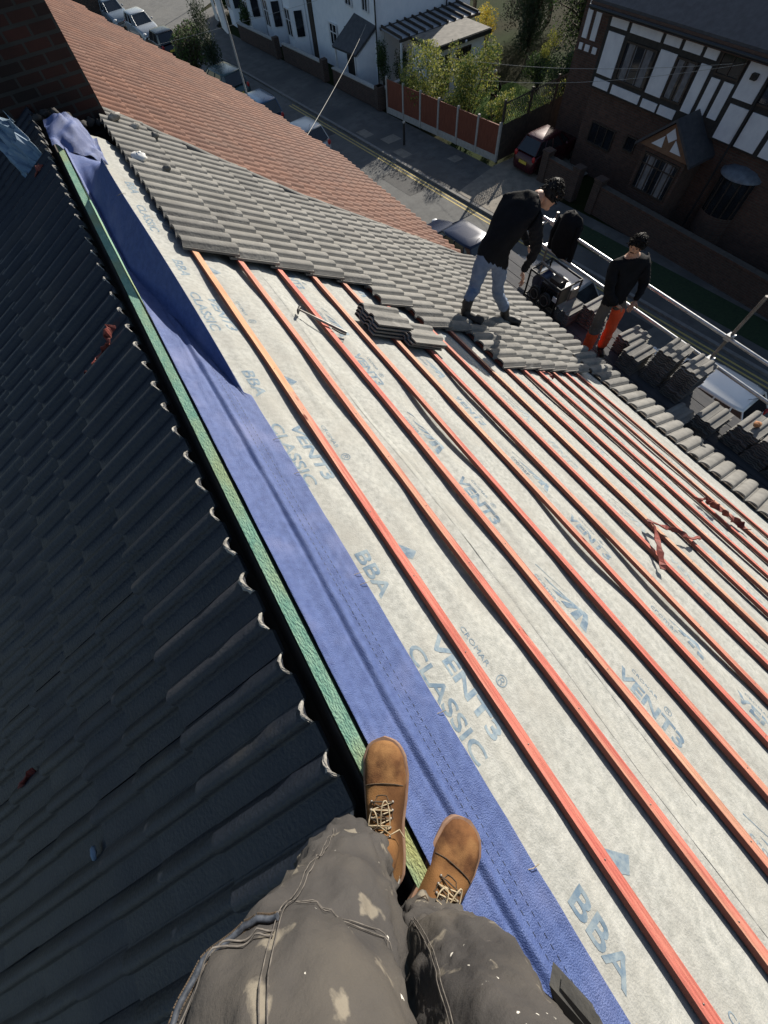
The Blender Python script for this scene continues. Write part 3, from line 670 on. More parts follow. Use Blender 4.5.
# =================================================================== PEOPLE
def person(name,label,J,E,mats,hairc,head,facing,lean=None,extra=None,hand_targets=()):
    # J: joint -> (pos, radius); E: list of (a,b,material index)
    names=list(J); idx={n:i for i,n in enumerate(names)}
    me=bpy.data.meshes.new(name); me.from_pydata([J[n][0] for n in names],[(idx[a],idx[b]) for a,b,_ in E],[])
    o=bpy.data.objects.new(name,me); COL.objects.link(o)
    sk=o.modifiers.new('s','SKIN'); sk.use_smooth_shade=True
    for i,n in enumerate(names):
        r=J[n][1]; r=(r,r) if not isinstance(r,tuple) else r
        me.skin_vertices[0].data[i].radius=r
    me.skin_vertices[0].data[idx['pelvis']].use_root=True
    ss=o.modifiers.new('u','SUBSURF'); ss.levels=3; ss.render_levels=3
    dg=bpy.context.evaluated_depsgraph_get(); dg.update()
    nm=bpy.data.meshes.new_from_object(o.evaluated_get(dg)); bpy.data.objects.remove(o)
    for m in mats: nm.materials.append(M[m])
    segs=[(Vector(J[a][0]),Vector(J[b][0]),mi) for a,b,mi in E]
    for p in nm.polygons:
        c=p.center; best=9; bi=0
        for a,b,mi in segs:
            d=b-a; t=max(0,min(1,(c-a).dot(d)/max(d.length_squared,1e-9))); dd=(c-(a+d*t)).length
            if dd<best: best=dd; bi=mi
        p.material_index=bi; p.use_smooth=True
    pv=Vector(J['pelvis'][0]); hd=(Vector(J['chest'][0])-pv).normalized()
    for p in nm.polygons:
        if p.material_index in (0,1):
            q=p.center-pv
            if (q-hd*q.dot(hd)).length<.24 and abs(q.dot(hd))<.2: p.material_index=0 if q.dot(hd)>-.07 else 1
    sk_=len(mats)-1; cl=set()
    for p in nm.polygons:
        if p.material_index!=sk_: cl.update(p.vertices)
    nrm_={v.index:v.normal.copy() for v in nm.vertices}
    for v in nm.vertices:
        if v.index in cl:
            c=v.co; q=noise.noise(Vector((c.x*9,c.y*9,c.z*14))); q2=max(0,.3-abs(noise.noise(Vector((c.x*7+3,c.y*7,c.z*18)))))/.3
            v.co=c+nrm_[v.index]*(.010*q+.010*q2-.002)
    # face and hands joined into the same body mesh
    bm=bmesh.new(); bm.from_mesh(nm)
    hc,hr=Vector(head[0]),head[1]; f=Vector(facing).normalized(); up=Vector(lean or (0,0,1)).normalized(); side=f.cross(up).normalized(); up=side.cross(f).normalized()
    rot=Matrix((side,f,up)).transposed()
    ex_=MB(); sk_i=len(mats)-1
    ex_.ell(hc,(hr*.78,hr*.95,hr*1.18),sk_i,16,12,rot=rot)
    ex_.ell(hc+f*hr*.95-up*hr*.12,(hr*.13,hr*.2,hr*.22),sk_i,8,6,rot=rot)          # nose
    for sg in (-1,1):
        ex_.ell(hc+side*sg*hr*.78,(hr*.1,hr*.18,hr*.28),sk_i,8,6,rot=rot)           # ears
        ex_.ell(hc+f*hr*.84+side*sg*hr*.32+up*hr*.1,(hr*.13,hr*.06,hr*.07),0,8,5,rot=rot)  # eyes
    ex_.ell(hc+f*hr*.86-up*hr*.5,(hr*.28,hr*.07,hr*.06),0,8,5,rot=rot)               # mouth
    ex_.ell(hc+f*hr*.55-up*hr*.85,(hr*.4,hr*.35,hr*.25),sk_i,8,6,rot=rot)            # chin
    for wp,tp in hand_targets:
        wp=Vector(wp); tp=Vector(tp); d=(tp-wp).normalized(); sd=d.cross(Vector((0,0,1))); sd=sd.normalized() if sd.length>.1 else Vector((1,0,0)); nn=sd.cross(d)
        r2=Matrix((sd,d,nn)).transposed(); ex_.ell(wp+d*.045,(.042,.055,.018),sk_i,10,6,rot=r2)
        for q,ln in enumerate((.065,.078,.075,.058)):
            b0=wp+d*.085+sd*(-.03+.02*q); ex_.tube([b0,b0+d*ln*.5-nn*.006,b0+d*ln*.85-nn*.026,b0+d*ln*.9-nn*.045],[.010,.009,.008,.006],6,sk_i)
        b0=wp+d*.03+sd*(-.038); ex_.tube([b0,b0+d*.03-sd*.03,b0+d*.06-sd*.035-nn*.01],[.012,.010,.007],6,sk_i)
    tmp=bpy.data.meshes.new('tmp'); tmp.from_pydata(ex_.v,[],ex_.f); tmp.polygons.foreach_set('material_index',ex_.m); tmp.polygons.foreach_set('use_smooth',[True]*len(ex_.f)); bm.from_mesh(tmp)
    bmesh.ops.recalc_face_normals(bm,faces=bm.faces); bm.to_mesh(nm); bm.free(); bpy.data.meshes.remove(tmp)
    o=bpy.data.objects.new(name,nm); COL.objects.link(o); tag(o,label,'person')
    # hair
    hb=MB(); nu,nv=18,9; vs=[];
    for j in range(nv+1):
        th=R(112)*j/nv
        for i in range(nu):
            ph=2*math.pi*i/nu; front=max(0,math.sin(ph)); t2=th*(1-.38*front)
            k=1.10+.06*noise.noise(Vector((i*1.1,j*1.3,hr*50)))
            vs.append(hc+rot@Vector((hr*.80*k*math.sin(t2)*math.cos(ph),hr*.97*k*math.sin(t2)*math.sin(ph),hr*1.18*k*math.cos(t2))))
    hb.add(vs,[(j*nu+i,(j+1)*nu+i,(j+1)*nu+(i+1)%nu,j*nu+(i+1)%nu) for j in range(nv) for i in range(nu)],0,True)
    if hairc=='hair':
        for q in range(320):
            th=R(random.uniform(0,106)); ph=random.uniform(0,6.283); front=max(0,math.sin(ph)); th*=(1-.36*front)
            dv=Vector((math.sin(th)*math.cos(ph),math.sin(th)*math.sin(ph),math.cos(th))); p0=hc+rot@Vector((hr*.82*dv.x,hr*1.0*dv.y,hr*1.2*dv.z))
            fl_=rot@Vector((dv.x+random.gauss(0,.5),dv.y+random.gauss(0,.5)+.4,dv.z*.6-.2)); ln=hr*random.uniform(.15,.34)
            hb.tube([p0,p0+fl_*ln*.5,p0+fl_*ln*.9+Vector((0,0,-ln*.3))],[hr*.07,hr*.055,hr*.01],4,0)
    ho=hb.build('hair',hairc); ho.parent=o; ho.modifiers.new('t','SOLIDIFY').thickness=.012
    return o
V3=lambda *a: a
# stooping worker on the laid tiles
fl=RP(3.50,3.02,.10); fr=RP(4.52,3.16,.10)
p1=dict(
 pelvis=((3.36,3.10,-1.24),(.145,.125)), hipL=((3.26,3.14,-1.28),.095), hipR=((3.46,3.06,-1.32),.095),
 kneeL=((3.17,3.10,-1.58),.07), kneeR=((3.58,3.12,-1.80),.07),
 ankL=((fl[0]+.01,fl[1],fl[2]+.09),.062), ankR=((fr[0]-.02,fr[1],fr[2]+.09),.062),
 bootL=((fl[0]+.02,fl[1],fl[2]+.2),.066), bootR=((fr[0]-.06,fr[1],fr[2]+.2),.066),
 heelL=((fl[0],fl[1]-.0,fl[2]+.01),.06), toeL=((fl[0]+.12,fl[1]-.20,fl[2]-.03),.048),
 heelR=((fr[0],fr[1],fr[2]+.01),.06), toeR=((fr[0]+.16,fr[1]-.17,fr[2]-.05),.048),
 belly=((3.42,3.09,-1.10),(.15,.13)), chest=((3.56,3.08,-.92),(.20,.16)), neck=((3.77,3.06,-.84),.065), headb=((3.86,3.03,-.83),.07),
 shL=((3.60,3.25,-.86),.085), shR=((3.66,2.90,-.92),.085), elL=((3.82,3.28,-1.14),.06), elR=((3.74,2.84,-1.22),.06), wrL=((3.98,3.16,-1.40),.035), wrR=((3.76,2.96,-1.52),.035))
e1=[('pelvis','hipL',1),('pelvis','hipR',1),('hipL','kneeL',1),('hipR','kneeR',1),('kneeL','bootL',1),('kneeR','bootR',1),('bootL','ankL',2),('bootR','ankR',2),('ankL','heelL',2),('heelL','toeL',2),('ankR','heelR',2),('heelR','toeR',2),
 ('pelvis','belly',0),('belly','chest',0),('chest','neck',0),('neck','headb',3),('chest','shL',0),('chest','shR',0),('shL','elL',0),('shR','elR',0),('elL','wrL',0),('elR','wrR',0)]
person('person','person stooping in black jacket and light blue jeans on the laid grey tiles',p1,e1,['jacket','jeans','bootblack','skin'],'hair',((3.93,3.02,-.84),.105),(.75,-.1,-.65),lean=(.6,0,.75),
 hand_targets=[((3.98,3.16,-1.42),(4.04,3.12,-1.60)),((3.76,2.96,-1.54),(3.80,2.94,-1.70))])
# worker in orange trousers on the scaffold
bx,by=5.90,2.80
p2=dict(
 pelvis=((bx,by,BZ+.95),(.155,.125)), hipL=((bx-.09,by+.03,BZ+.90),.10), hipR=((bx+.09,by-.03,BZ+.90),.10),
 kneeL=((bx-.14,by+.02,BZ+.50),.082), kneeR=((bx+.12,by-.08,BZ+.50),.082), shinL=((bx-.14,by+.02,BZ+.44),.082), shinR=((bx+.12,by-.08,BZ+.82),.095),
 ankL=((bx-.15,by+.02,BZ+.12),.085), ankR=((bx+.11,by-.08,BZ+.12),.085),
 heelL=((bx-.15,by+.03,BZ+.05),.05), toeL=((bx-.24,by-.12,BZ+.04),.042), heelR=((bx+.11,by-.07,BZ+.05),.05), toeR=((bx+.03,by-.23,BZ+.04),.042),
 belly=((bx+.0,by,BZ+1.12),(.165,.135)), chest=((bx+.0,by,BZ+1.38),(.185,.14)), neck=((bx-.01,by,BZ+1.56),.068), headb=((bx-.02,by-.01,BZ+1.64),.07),
 shL=((bx-.17,by+.10,BZ+1.44),.088), shR=((bx+.17,by-.10,BZ+1.44),.088), elL=((bx-.27,by-.02,BZ+1.17),.062), elR=((bx+.27,by-.20,BZ+1.17),.062), wrL=((bx-.16,by-.17,BZ+1.0),.042), wrR=((bx+.10,by-.28,BZ+1.02),.042))
p2={k:((v[0][0]-.04*(v[0][2]-BZ)*0,v[0][1]+.085*(v[0][2]-BZ),BZ+(v[0][2]-BZ)*1.02),(tuple(q*1.16 for q in v[1]) if isinstance(v[1],tuple) else v[1]*(1.16 if k[:2] in('sh','el','be','ch') else 1.0))) for k,v in p2.items()}
e2=[('pelvis','hipL',1),('pelvis','hipR',1),('hipL','kneeL',4),('kneeL','shinL',4),('shinL','ankL',1),('hipR','shinR',4),('shinR','kneeR',1),('kneeR','ankR',1),('ankL','heelL',2),('heelL','toeL',2),('ankR','heelR',2),('heelR','toeR',2),
 ('pelvis','belly',0),('belly','chest',0),('chest','neck',0),('neck','headb',5),('chest','shL',0),('chest','shR',0),('shL','elL',0),('shR','elR',0),('elL','wrL',0),('elR','wrR',0)]
person('person','person standing in black jacket and bright orange work trousers beside the tile stacks',p2,e2,['jacket','orange','bootblack','jacket','greytrouser','skin'],'hair',((bx-.03,by+.13,BZ+1.74),.108),(-.85,-.25,-.15),
 hand_targets=[((bx-.16,by-.09,BZ+1.02),(bx-.06,by-.14,BZ+.96)),((bx+.10,by-.20,BZ+1.04),(bx+.0,by-.22,BZ+.98))])
# gardener far away
gx,gy=20.9,22.8
p3={k:((gx+(v[0][0]-bx)*1.0,gy+(v[0][1]-by),G+(v[0][2]-BZ)),v[1]) for k,v in p2.items()}
p3['belly']=((gx,gy,G+1.12),(.17,.14)); 
person('person','person in dark clothes and pale cap standing among shrubs behind the red-brown fence',p3,[(a,b,(1 if m==4 else m)) for a,b,m in e2],['jacket','greytrouser','bootblack','jacket','greytrouser','skin'],'concrete',((gx-.03,gy+.13,G+1.74),.11),(-.6,-.6,-.1),
 hand_targets=[((gx-.16,gy-.17,G+1.0),(gx-.06,gy-.22,G+.94))])

# --- the person taking the picture: boots, loose work trousers, jacket
def ring_loft(mb,rings,n=40,mi=0,disp=None,cap=False):
    vs=[]
    for j,(c,ax,ay,tz) in enumerate(rings):
        c=Vector(c); nrm=Vector(tz).normalized(); u=Vector((.857,-.515,0)); u=(u-nrm*u.dot(nrm)).normalized(); w_=nrm.cross(u)
        for i in range(n):
            a=2*math.pi*i/n; d=disp(j/(len(rings)-1),a,c) if disp else 0
            vs.append(c+u*(ax+d)*math.cos(a)+w_*(ay+d)*math.sin(a))
    m_=len(rings)
    mb.add(vs,[(j*n+i,j*n+(i+1)%n,(j+1)*n+(i+1)%n,(j+1)*n+i) for j in range(m_-1) for i in range(n)],mi,True)
    return vs
def interp(keys,n):
    out=[]; m_=len(keys)-1
    def cr(p0,p1,p2,p3,t): return .5*((2*p1)+(-p0+p2)*t+(2*p0-5*p1+4*p2-p3)*t*t+(-p0+3*p1-3*p2+p3)*t**3)
    for k in range(n+1):
        x=k/n*m_; i=min(int(x),m_-1); t=x-i; q=[keys[max(0,i-1)],keys[i],keys[i+1],keys[min(m_,i+2)]]
        c=tuple(cr(q[0][0][a],q[1][0][a],q[2][0][a],q[3][0][a],t) for a in range(3)); out.append([c]+[cr(q[0][a],q[1][a],q[2][a],q[3][a],t) for a in (1,2)])
    for k,r in enumerate(out):
        a=Vector(out[min(k+1,n)][0])-Vector(out[max(k-1,0)][0]); r.append(tuple((a.normalized()*.5+Vector((0,0,1))*.5)))
    return out
# body (one continuous mesh under the clothes: pelvis, trunk, arms, neck, head, legs)
pj=dict(pelvis=((.03,-.44,.93),(.15,.12)),hipL=((-.07,-.40,.88),.10),hipR=((.12,-.47,.86),.10),kneeL=((-.11,-.28,.48),.065),kneeR=((.07,-.50,.44),.065),ankL=((-.085,-.30,.11),.045),ankR=((-.03,-.505,.05),.042),
 belly=((.03,-.46,1.12),(.16,.12)),chest=((.03,-.45,1.36),(.18,.13)),neck=((.04,-.42,1.52),.065),headb=((.05,-.40,1.60),.07),
 shL=((-.15,-.40,1.43),.085),shR=((.22,-.46,1.43),.085),elL=((-.10,-.36,1.30),.06),elR=((.42,-.40,1.30),.06),wrL=((.12,-.10,1.47),.035),wrR=((.38,-.12,1.47),.035))
pe=[('pelvis','hipL',1),('pelvis','hipR',1),('hipL','kneeL',1),('hipR','kneeR',1),('kneeL','ankL',1),('kneeR','ankR',1),('pelvis','belly',0),('belly','chest',0),('chest','neck',0),('neck','headb',3),('chest','shL',0),('chest','shR',0),('shL','elL',0),('shR','elR',0),('elL','wrL',0),('elR','wrR',0)]
me_=person('person','person in tan suede work boots and paint-stained charcoal trousers standing astride the ridge',pj,pe,['jacket','trouser','bootblack','skin'],'hair',((.06,-.34,1.68),.105),(.25,.7,-.75),hand_targets=[((.12,-.10,1.47),(.20,-.04,1.50)),((.38,-.12,1.47),(.32,-.04,1.50))])
def wr(seed,amp):
    def f(t,a,c):
        q=noise.noise(Vector((math.cos(a)*1.3+seed,math.sin(a)*1.3,c.z*7+math.sin(a+seed)*1.2)))
        q2=noise.noise(Vector((math.cos(a)*2.0+seed,math.sin(a)*2.0+c.z*2,c.z*11+1.2*math.cos(a*2+seed))))
        k=math.exp(-((c.z-.17)/.12)**2)
        fold=(1-abs(math.sin(c.z*30+1.3*math.cos(a+seed)+.9*q)))**1.3*.014*k*min(1,max(0,c.z-.07)*14)
        q3=1-abs(noise.noise(Vector((math.cos(a)*2.1+seed*3,math.sin(a)*2.1+c.z*2,c.z*9-math.cos(a+seed)*2))))*2.2
        return amp*(q*1.0+.45*q2*abs(q2)*2)+fold+.011*max(0,q3)**2+.009*(1-abs(noise.noise(Vector((a*1.1+c.z*6+seed,c.z*3.2,seed*2)))*3))*(1 if c.z>.2 else 0)+.012*max(0,min(1,(c.z-.305)/.02))*(1-max(0,min(1,(c.z-.36)/.2)))
    return f
legL=interp([((-.108,-.275,.085),.088,.080),((-.112,-.272,.16),.096,.086),((-.110,-.270,.25),.104,.090),((-.100,-.272,.36),.106,.095),((-.100,-.272,.48),.118,.105),((-.106,-.272,.60),.130,.116),((-.098,-.282,.72),.142,.128),((-.08,-.37,.86),.15,.14)],90)
legR=interp([((-.016,-.502,.05),.086,.062),((-.01,-.502,.12),.087,.066),((.01,-.50,.21),.090,.075),((.04,-.50,.32),.098,.086),((.066,-.492,.43),.106,.098),((.082,-.480,.53),.106,.104),((.10,-.47,.68),.112,.11),((.11,-.48,.86),.14,.14)],90)
for rings,seed in ((legL,1.7),(legR,5.2)):
    mb=MB(); ring_loft(mb,rings,64,0,wr(seed,.013))
    # inner turned hem
    c0=rings[0]; inner=[[c0[0],c0[1],c0[2],c0[3]],[(c0[0][0],c0[0][1],c0[0][2]+.012),c0[1]-.008,c0[2]-.008,c0[3]],[(c0[0][0],c0[0][1],c0[0][2]+.09),c0[1]-.03,c0[2]-.03,c0[3]]]
    ring_loft(mb,inner,64,0,lambda t,a,c,s=seed:wr(s,.013)(0,a,c)*.9)
    lg=mb.build('trouser_leg','trouser',me_,weld=False)
    def surf(ang,k,off=.004,rings=rings,seed=seed):
        k=max(0,min(len(rings)-1,k)); i=int(k); j=min(i+1,len(rings)-1); f=k-i
        def pt(i):
            c,ax,ay,tz=rings[i]; c=Vector(c); nrm=Vector(tz).normalized(); u=Vector((.857,-.515,0)); u=(u-nrm*u.dot(nrm)).normalized(); w_=nrm.cross(u)
            d=wr(seed,.013)(i/90,ang,c)+off
            return c+u*(ax+d)*math.cos(ang)+w_*(ay+d)*math.sin(ang)
        return pt(i)*(1-f)+pt(j)*f
    # seams: twin stitched lines up the outside and across the knee panel
    mb=MB()
    for da in (0,.05):
        mb.tube([surf(R(100 if seed==1.7 else 128)+da,k) for k in range(26,90,1)],.0010,5)
    if seed==1.7: mb.tube([surf(R(98)-.02*q,66+.02*q,.003) for q in range(0,60,3)],.0009,5)
    if seed==1.7: mb.tube([surf(R(98)-.02*q,67.2+.02*q,.003) for q in range(0,60,3)],.0009,5)
    pass
    mb.build('seam','thread',lg)
    if seed==1.7:
        zf=lambda t,o_=0,f_=.0055: surf(R(168-66*t),78-5*math.sin(t*1.9)+o_,f_)
        mb=MB(); zp=[zf(q/30) for q in range(31)]
        mb.tube(zp,.0045,6,0); 
        for q in range(0,30):
            a,b=zp[q],zp[q+1]; 
            for e_ in (.0,.33,.66):
                p=a.lerp(b,e_); d=(b-a).normalized(); s_=d.cross(Vector((0,0,1))).normalized(); mb.tube([p-s_*.006,p+s_*.006],.0014,4,1,smooth=False)
        mb.build('zip',['zip','lace_dark'],lg)
        mb=MB(); mb.tube([zf(q/30,-1.5,.0035) for q in range(31)],.0012,5); mb.tube([zf(q/30,1.7,.0035) for q in range(31)],.0012,5); mb.tube([zf(q/30,2.4,.0035) for q in range(31)],.0012,5); mb.build('pocket_welt','thread',lg)
# tool pouch flap at the right hip
mb=MB(); O_=(.0,-.05,-.02)
sh_=lambda L_:[tuple(a+b for a,b in zip(p,O_)) for p in L_]
cA=sh_([(.205,-.41,.56),(.225,-.45,.60),(.205,-.53,.66),(.17,-.55,.60),(.185,-.47,.52)])
mb.prism(cA,(.022,.010,-.012)); mb.prism(sh_([(.218,-.415,.57),(.235,-.45,.61),(.222,-.52,.67),(.19,-.53,.62)]),(.012,.006,-.006))
mb.tube(sh_([(.16,-.40,.50),(.165,-.425,.56),(.18,-.48,.62),(.17,-.53,.66)]),[.010,.006,.006,.008],8)
mb.build('tool_pouch','pouch',me_)
# boots
def boot(toe,heel,zs,roll,seed):
    toe=Vector(toe); heel=Vector(heel); d=(toe-heel); L_=d.length; d.normalize(); up=Vector((roll,0,1)); sd=d.cross(up).normalized(); up=sd.cross(d).normalized()
    P=lambda x,y,z: heel+d*x+sd*y+up*z
    # half width of the outline along the length (0..1): outer, inner
    def hw(t,side):
        pts=[(a,b*1.36) for a,b in [(0,.0),(.02,.020),(.08,.034),(.2,.038),(.38,.036),(.58,.046 if side>0 else .041),(.72,.050 if side>0 else .044),(.85,.046 if side>0 else .043),(.93,.036),(.975,.022),(1,.0)]]
        for (a,b),(c,e) in zip(pts,pts[1:]):
            if t<=c: f=(t-a)/(c-a); f=f*f*(3-2*f) if False else f; return b+(e-b)*f
        return 0
    ts=[0,.004,.015,.035,.06,.1,.16,.24,.32,.4,.48,.56,.64,.72,.79,.85,.9,.94,.965,.985,.996,1]
    # sole
    mb=MB(); vs=[]
    n=len(ts)
    for z,g in ((-.002,1.05),(.026,1.10),(.028,1.02)):
        for s_ in (1,-1):
            for t in ts: vs.append(P(-.006+t*(L_+.012),s_*hw(t,s_)*g,z+(.008*max(0,t-.75)/.25)))
    def strip(a,b): return [(a*n+i,a*n+i+1,b*n+i+1,b*n+i) for i in range(n-1)]
    mb.add(vs,strip(0,2)+strip(2,4)+strip(1,3)+strip(3,5)+strip(0,1)+strip(4,5),0,False)
    so_=mb.build('boot','sole',None,weld=True)
    # upper
    def top(t):
        pts=[(0,.10),(.06,.125),(.2,.135),(.34,.125),(.46,.098),(.58,.079),(.7,.069),(.82,.064),(.91,.056),(.97,.044),(1,.028)]
        for (a,b),(c,e) in zip(pts,pts[1:]):
            if t<=c: return b+(e-b)*(t-a)/(c-a)
        return .028
    mb=MB(); m_=17; N_=46; tt=[(1-math.cos(math.pi*i/N_))/2 for i in range(N_+1)]; vs=[]
    for t in tt:
        H=top(t)
        for k in range(m_):
            a=math.pi*k/(m_-1); c=math.cos(a); s_=math.sin(a); side=1 if c>0 else -1
            wv=hw(t,side)*.97; e=.62 if t>.5 else .75
            y=wv*abs(c)**e*side; z=.026+(H-.026)*(s_**(.72 if t>.5 else .85))
            cre=.0035*math.exp(-((t-.63)/.05)**2)*math.sin((t-.6)*160+c*2)+.0022*noise.noise(Vector((t*9,c*3,seed)))*s_
            vs.append(P(t*L_,y*(1-.22*s_*(t<.5)*(.5-t)*2),z+cre))
    mb.add(vs,[(i*m_+k,i*m_+k+1,(i+1)*m_+k+1,(i+1)*m_+k) for i in range(N_) for k in range(m_-1)],0,True)
    for fi in range(len(mb.f)):
        pass
    up_=mb.build('boot_upper',['suede','suede_toe'],None,weld=True)
    for p in up_.data.polygons:
        t=(Vector(p.center)-heel).dot(d)/L_
        if t>.66+.012*math.sin(t*50): p.material_index=1
    up_.parent=so_
    # heel guard
    mb=MB(); mb.ell(P(.035,0,.05),(.044,.044,.045),0,14,8); hg=mb.build('heel_counter','heelgrey',so_)
    hg.matrix_parent_inverse=Matrix.Identity(4)
    # tongue seam, toe cap stitch, eyelets, laces
    def on(t,c,off=.003):
        H=top(t); side=1 if c>0 else -1; s_=math.sqrt(max(0,1-c*c)); wv=hw(t,side)*.97; e=.62 if t>.5 else .75
        return P(t*L_,wv*abs(c)**e*side*(1-.22*s_*(t<.5)*(.5-t)*2),.026+(H-.026)*(s_**(.72 if t>.5 else .85))+off)
    mb=MB(); mb.tube([on(.655+.03*math.cos(c*1.4),c,.001) for c in [q/12-.95 for q in range(0,23)]],.0013,5); 
    for s_ in (1,-1): mb.tube([on(.60-.012*q,s_*(.10+.040*q),.001) for q in range(12)],.0013,5)
    mb.tube([on(.60+.012*math.cos(c*10),c,.001) for c in [-.12,-.06,0,.06,.12]],.0013,5)
    mb.build('stitching','lace_dark',so_).matrix_parent_inverse=Matrix.Identity(4)
    rows=[.57,.52,.47,.42,.37]
    for i,t in enumerate(rows):
        w_=.36+.03*i
        for s_ in (1,-1):
            mb=MB(); mb.ell(on(t,s_*w_,.003),(.0042,.0042,.0025),0,8,4); mb.build('eyelet','steel_dull',so_).matrix_parent_inverse=Matrix.Identity(4)
    mb=MB()
    for i,t in enumerate(rows):
        w_=.36+.03*i
        mb.tube([on(t,-w_,.006),on(t+.004,-.15,.010),on(t+.004,.15,.010),on(t,w_,.006)],.0018,6,0 if i%2 else 1)
        if i<len(rows)-1:
            mb.tube([on(t,-w_,.006),on(t-.025,0,.013),on(rows[i+1],w_+.03,.006)],.0017,6,1)
            mb.tube([on(t,w_,.006),on(t-.025,0,.011),on(rows[i+1],-w_-.03,.006)],.0017,6,0)
    b0=on(.44,0,.016)
    for s_ in (1,-1):       # bow loop and free ends
        lp=[b0+d*(.055*math.sin(a)*(1 if s_>0 else .6))+sd*s_*(.018*(1-math.cos(a))*.7+.004)+up*.004*math.sin(a*2) for a in [q*math.pi/9 for q in range(10)]]
        mb.tube(lp+[b0],.0018,6,0)
        mb.tube([b0,b0+sd*s_*.03-d*.018,b0+sd*s_*.052-d*.01-up*.014,b0+sd*s_*.062-d*.03-up*.03],.0017,6,1 if s_<0 else 0)
    mb.build('laces',['lace','lace_dark'],so_).matrix_parent_inverse=Matrix.Identity(4)
    # ankle collar
    mb=MB(); c=P(.085,0,.12); mb.tube([P(.10,0,.07),P(.085,0,.13),P(.08,0,.165)],[.046,.044,.042],16); mb.build('ankle_collar','suede',so_).matrix_parent_inverse=Matrix.Identity(4)
    so_.parent=me_
    return so_
boot((.098,-.085,-.005),(-.078,-.385,.012),0,-.12,3.0)
boot((.186,-.402,-.070),(-.125,-.530,.012),0,.34,8.0)

# =================================================================== STREET
def SX(c,y): return c-.1*y                    # lines running along the street
def sheet(name,poly,z,m,kind='structure'):
    mb=MB(); mb.add([(x,y,z) for x,y in poly],[tuple(range(len(poly)))],0); return tag(mb.build(name,m),kind=kind)
mb=MB(); mb.add([(-300,-300,G-.03),(400,-300,G-.03),(400,500,G-.03),(-300,500,G-.03)],[(0,1,2,3)],0); struct('ground',mb,'earth')
Yn,Yf=-60,53
sheet('road',[(SX(11.6,Yn),Yn),(SX(16.2,Yn),Yn),(SX(16.2,Yf),Yf),(18.5,60),(26,62),(26,70),(11,70),(10.2,78),(4,92),(-1,92),(3.2,70),(SX(11.6,60),60)],G-.01,'asphalt')
struct_p=MB(); 
def slab(name,poly,z0,z1,m): 
    mb=MB(); mb.prism([(x,y,z0) for x,y in poly],(0,0,z1-z0)); return tag(mb.build(name,m),kind='structure')
slab('pavement',[(SX(16.35,Yn),Yn),(SX(19.25,Yn),Yn),(SX(19.25,Yf-2),Yf-2),(19,57),(17.6,57.5),(SX(16.35,50)+.9,54),(SX(16.35,50),50)],G-.02,G+.07,'pave')
slab('kerb',[(SX(16.2,Yn),Yn),(SX(16.35,Yn),Yn),(SX(16.35,50),50),(SX(16.2,50),50)],G-.02,G+.075,'kerb')
slab('pavement',[(5.1,Yn),(SX(11.45,Yn),Yn),(SX(11.45,58),58),(2.5,58),(5.1,18)],G-.02,G+.07,'pave')
slab('kerb',[(SX(11.45,Yn),Yn),(SX(11.6,Yn),Yn),(SX(11.6,58),58),(SX(11.45,58),58)],G-.02,G+.075,'kerb')
for c in (15.93,15.72): sheet('road_marking',[(SX(c,-40),-40),(SX(c+.08,-40),-40),(SX(c+.08,33),33),(SX(c,33),33)],G-.005,'yellow')
sheet('drive',[(SX(16.4,17.6),17.6),(SX(16.4,14.6),14.6),(25,14.9),(25,18.3),(17.6,18.4)],G+.076,'slab')
for (a,b,c2,d2) in ((16.6,22.2,17.2,23.2),(17.0,24.1,17.9,24.9),(18.2,20.0,18.8,20.6),(16.5,25.6,17.1,26.6)):
    sheet('paving_slab',[(SX(a,b),b),(SX(c2,b),b),(SX(c2,d2),d2),(SX(a,d2),d2)],G+.076,'slab')
sheet('verge',[(SX(17.0,-30),-30),(SX(18.4,-30),-30),(SX(18.6,12),12),(SX(17.3,12.4),12.4)],G+.077,'lawn_dark')
tag(sheet('garden_lawn',[(19.4,19.3),(24.6,19.6),(24.8,25.6),(18.5,25.6)],G+.02,'lawn'),kind='structure')
tag(sheet('green_beyond',[(-10,100),(60,75),(80,140),(-20,160)],G+.0,'lawn_dark'),kind='structure')

# ---------- Tudor-style house
FX=20.4
tud=thing('timber_framed_house','brown brick house with black and white timbered upper storey across the street','house',(FX,8,G))
mb=MB(); mb.box((FX+.2,-6,G),(28,16.1,G+2.88)); mb.box((FX+.05,-6,G+2.86),(28,16.15,G+4.95)); mb.box((21.25,16.1,G),(27,18.2,G+4.9)); mb.build('wall',['brick'],tud)
mb=MB()  # roof: main pitched with overhang
E0=(FX-.35,G+5.05); Rg=(24.3,G+7.3)
for a,b in ((E0,Rg),((28.4,G+5.05),Rg)):
    mb.prism([(a[0],-6.4,a[1]),(b[0],-6.4,b[1]),(b[0],-6.4,b[1]+.14),(a[0],-6.4,a[1]+.14)],(0,23.3,0))
rf=mb.build('roof','slate',tud)
mb=MB(); mb.box((FX-.38,-6.4,G+4.92),(FX-.34,16.9,G+5.12)); mb.box((FX-.35,-6.4,G+4.90),(FX+.05,16.9,G+4.94)); mb.build('eaves_board',mat('eaves_brown',(.07,.04,.03),(.10,.06,.045),6),tud)
mb=MB(); mb.prism([(20.9,16.9,G+4.9),(24,16.9,G+6.7),(27.2,16.9,G+4.9)],(0,1.6,0)); mb.build('side_roof','slate',tud)
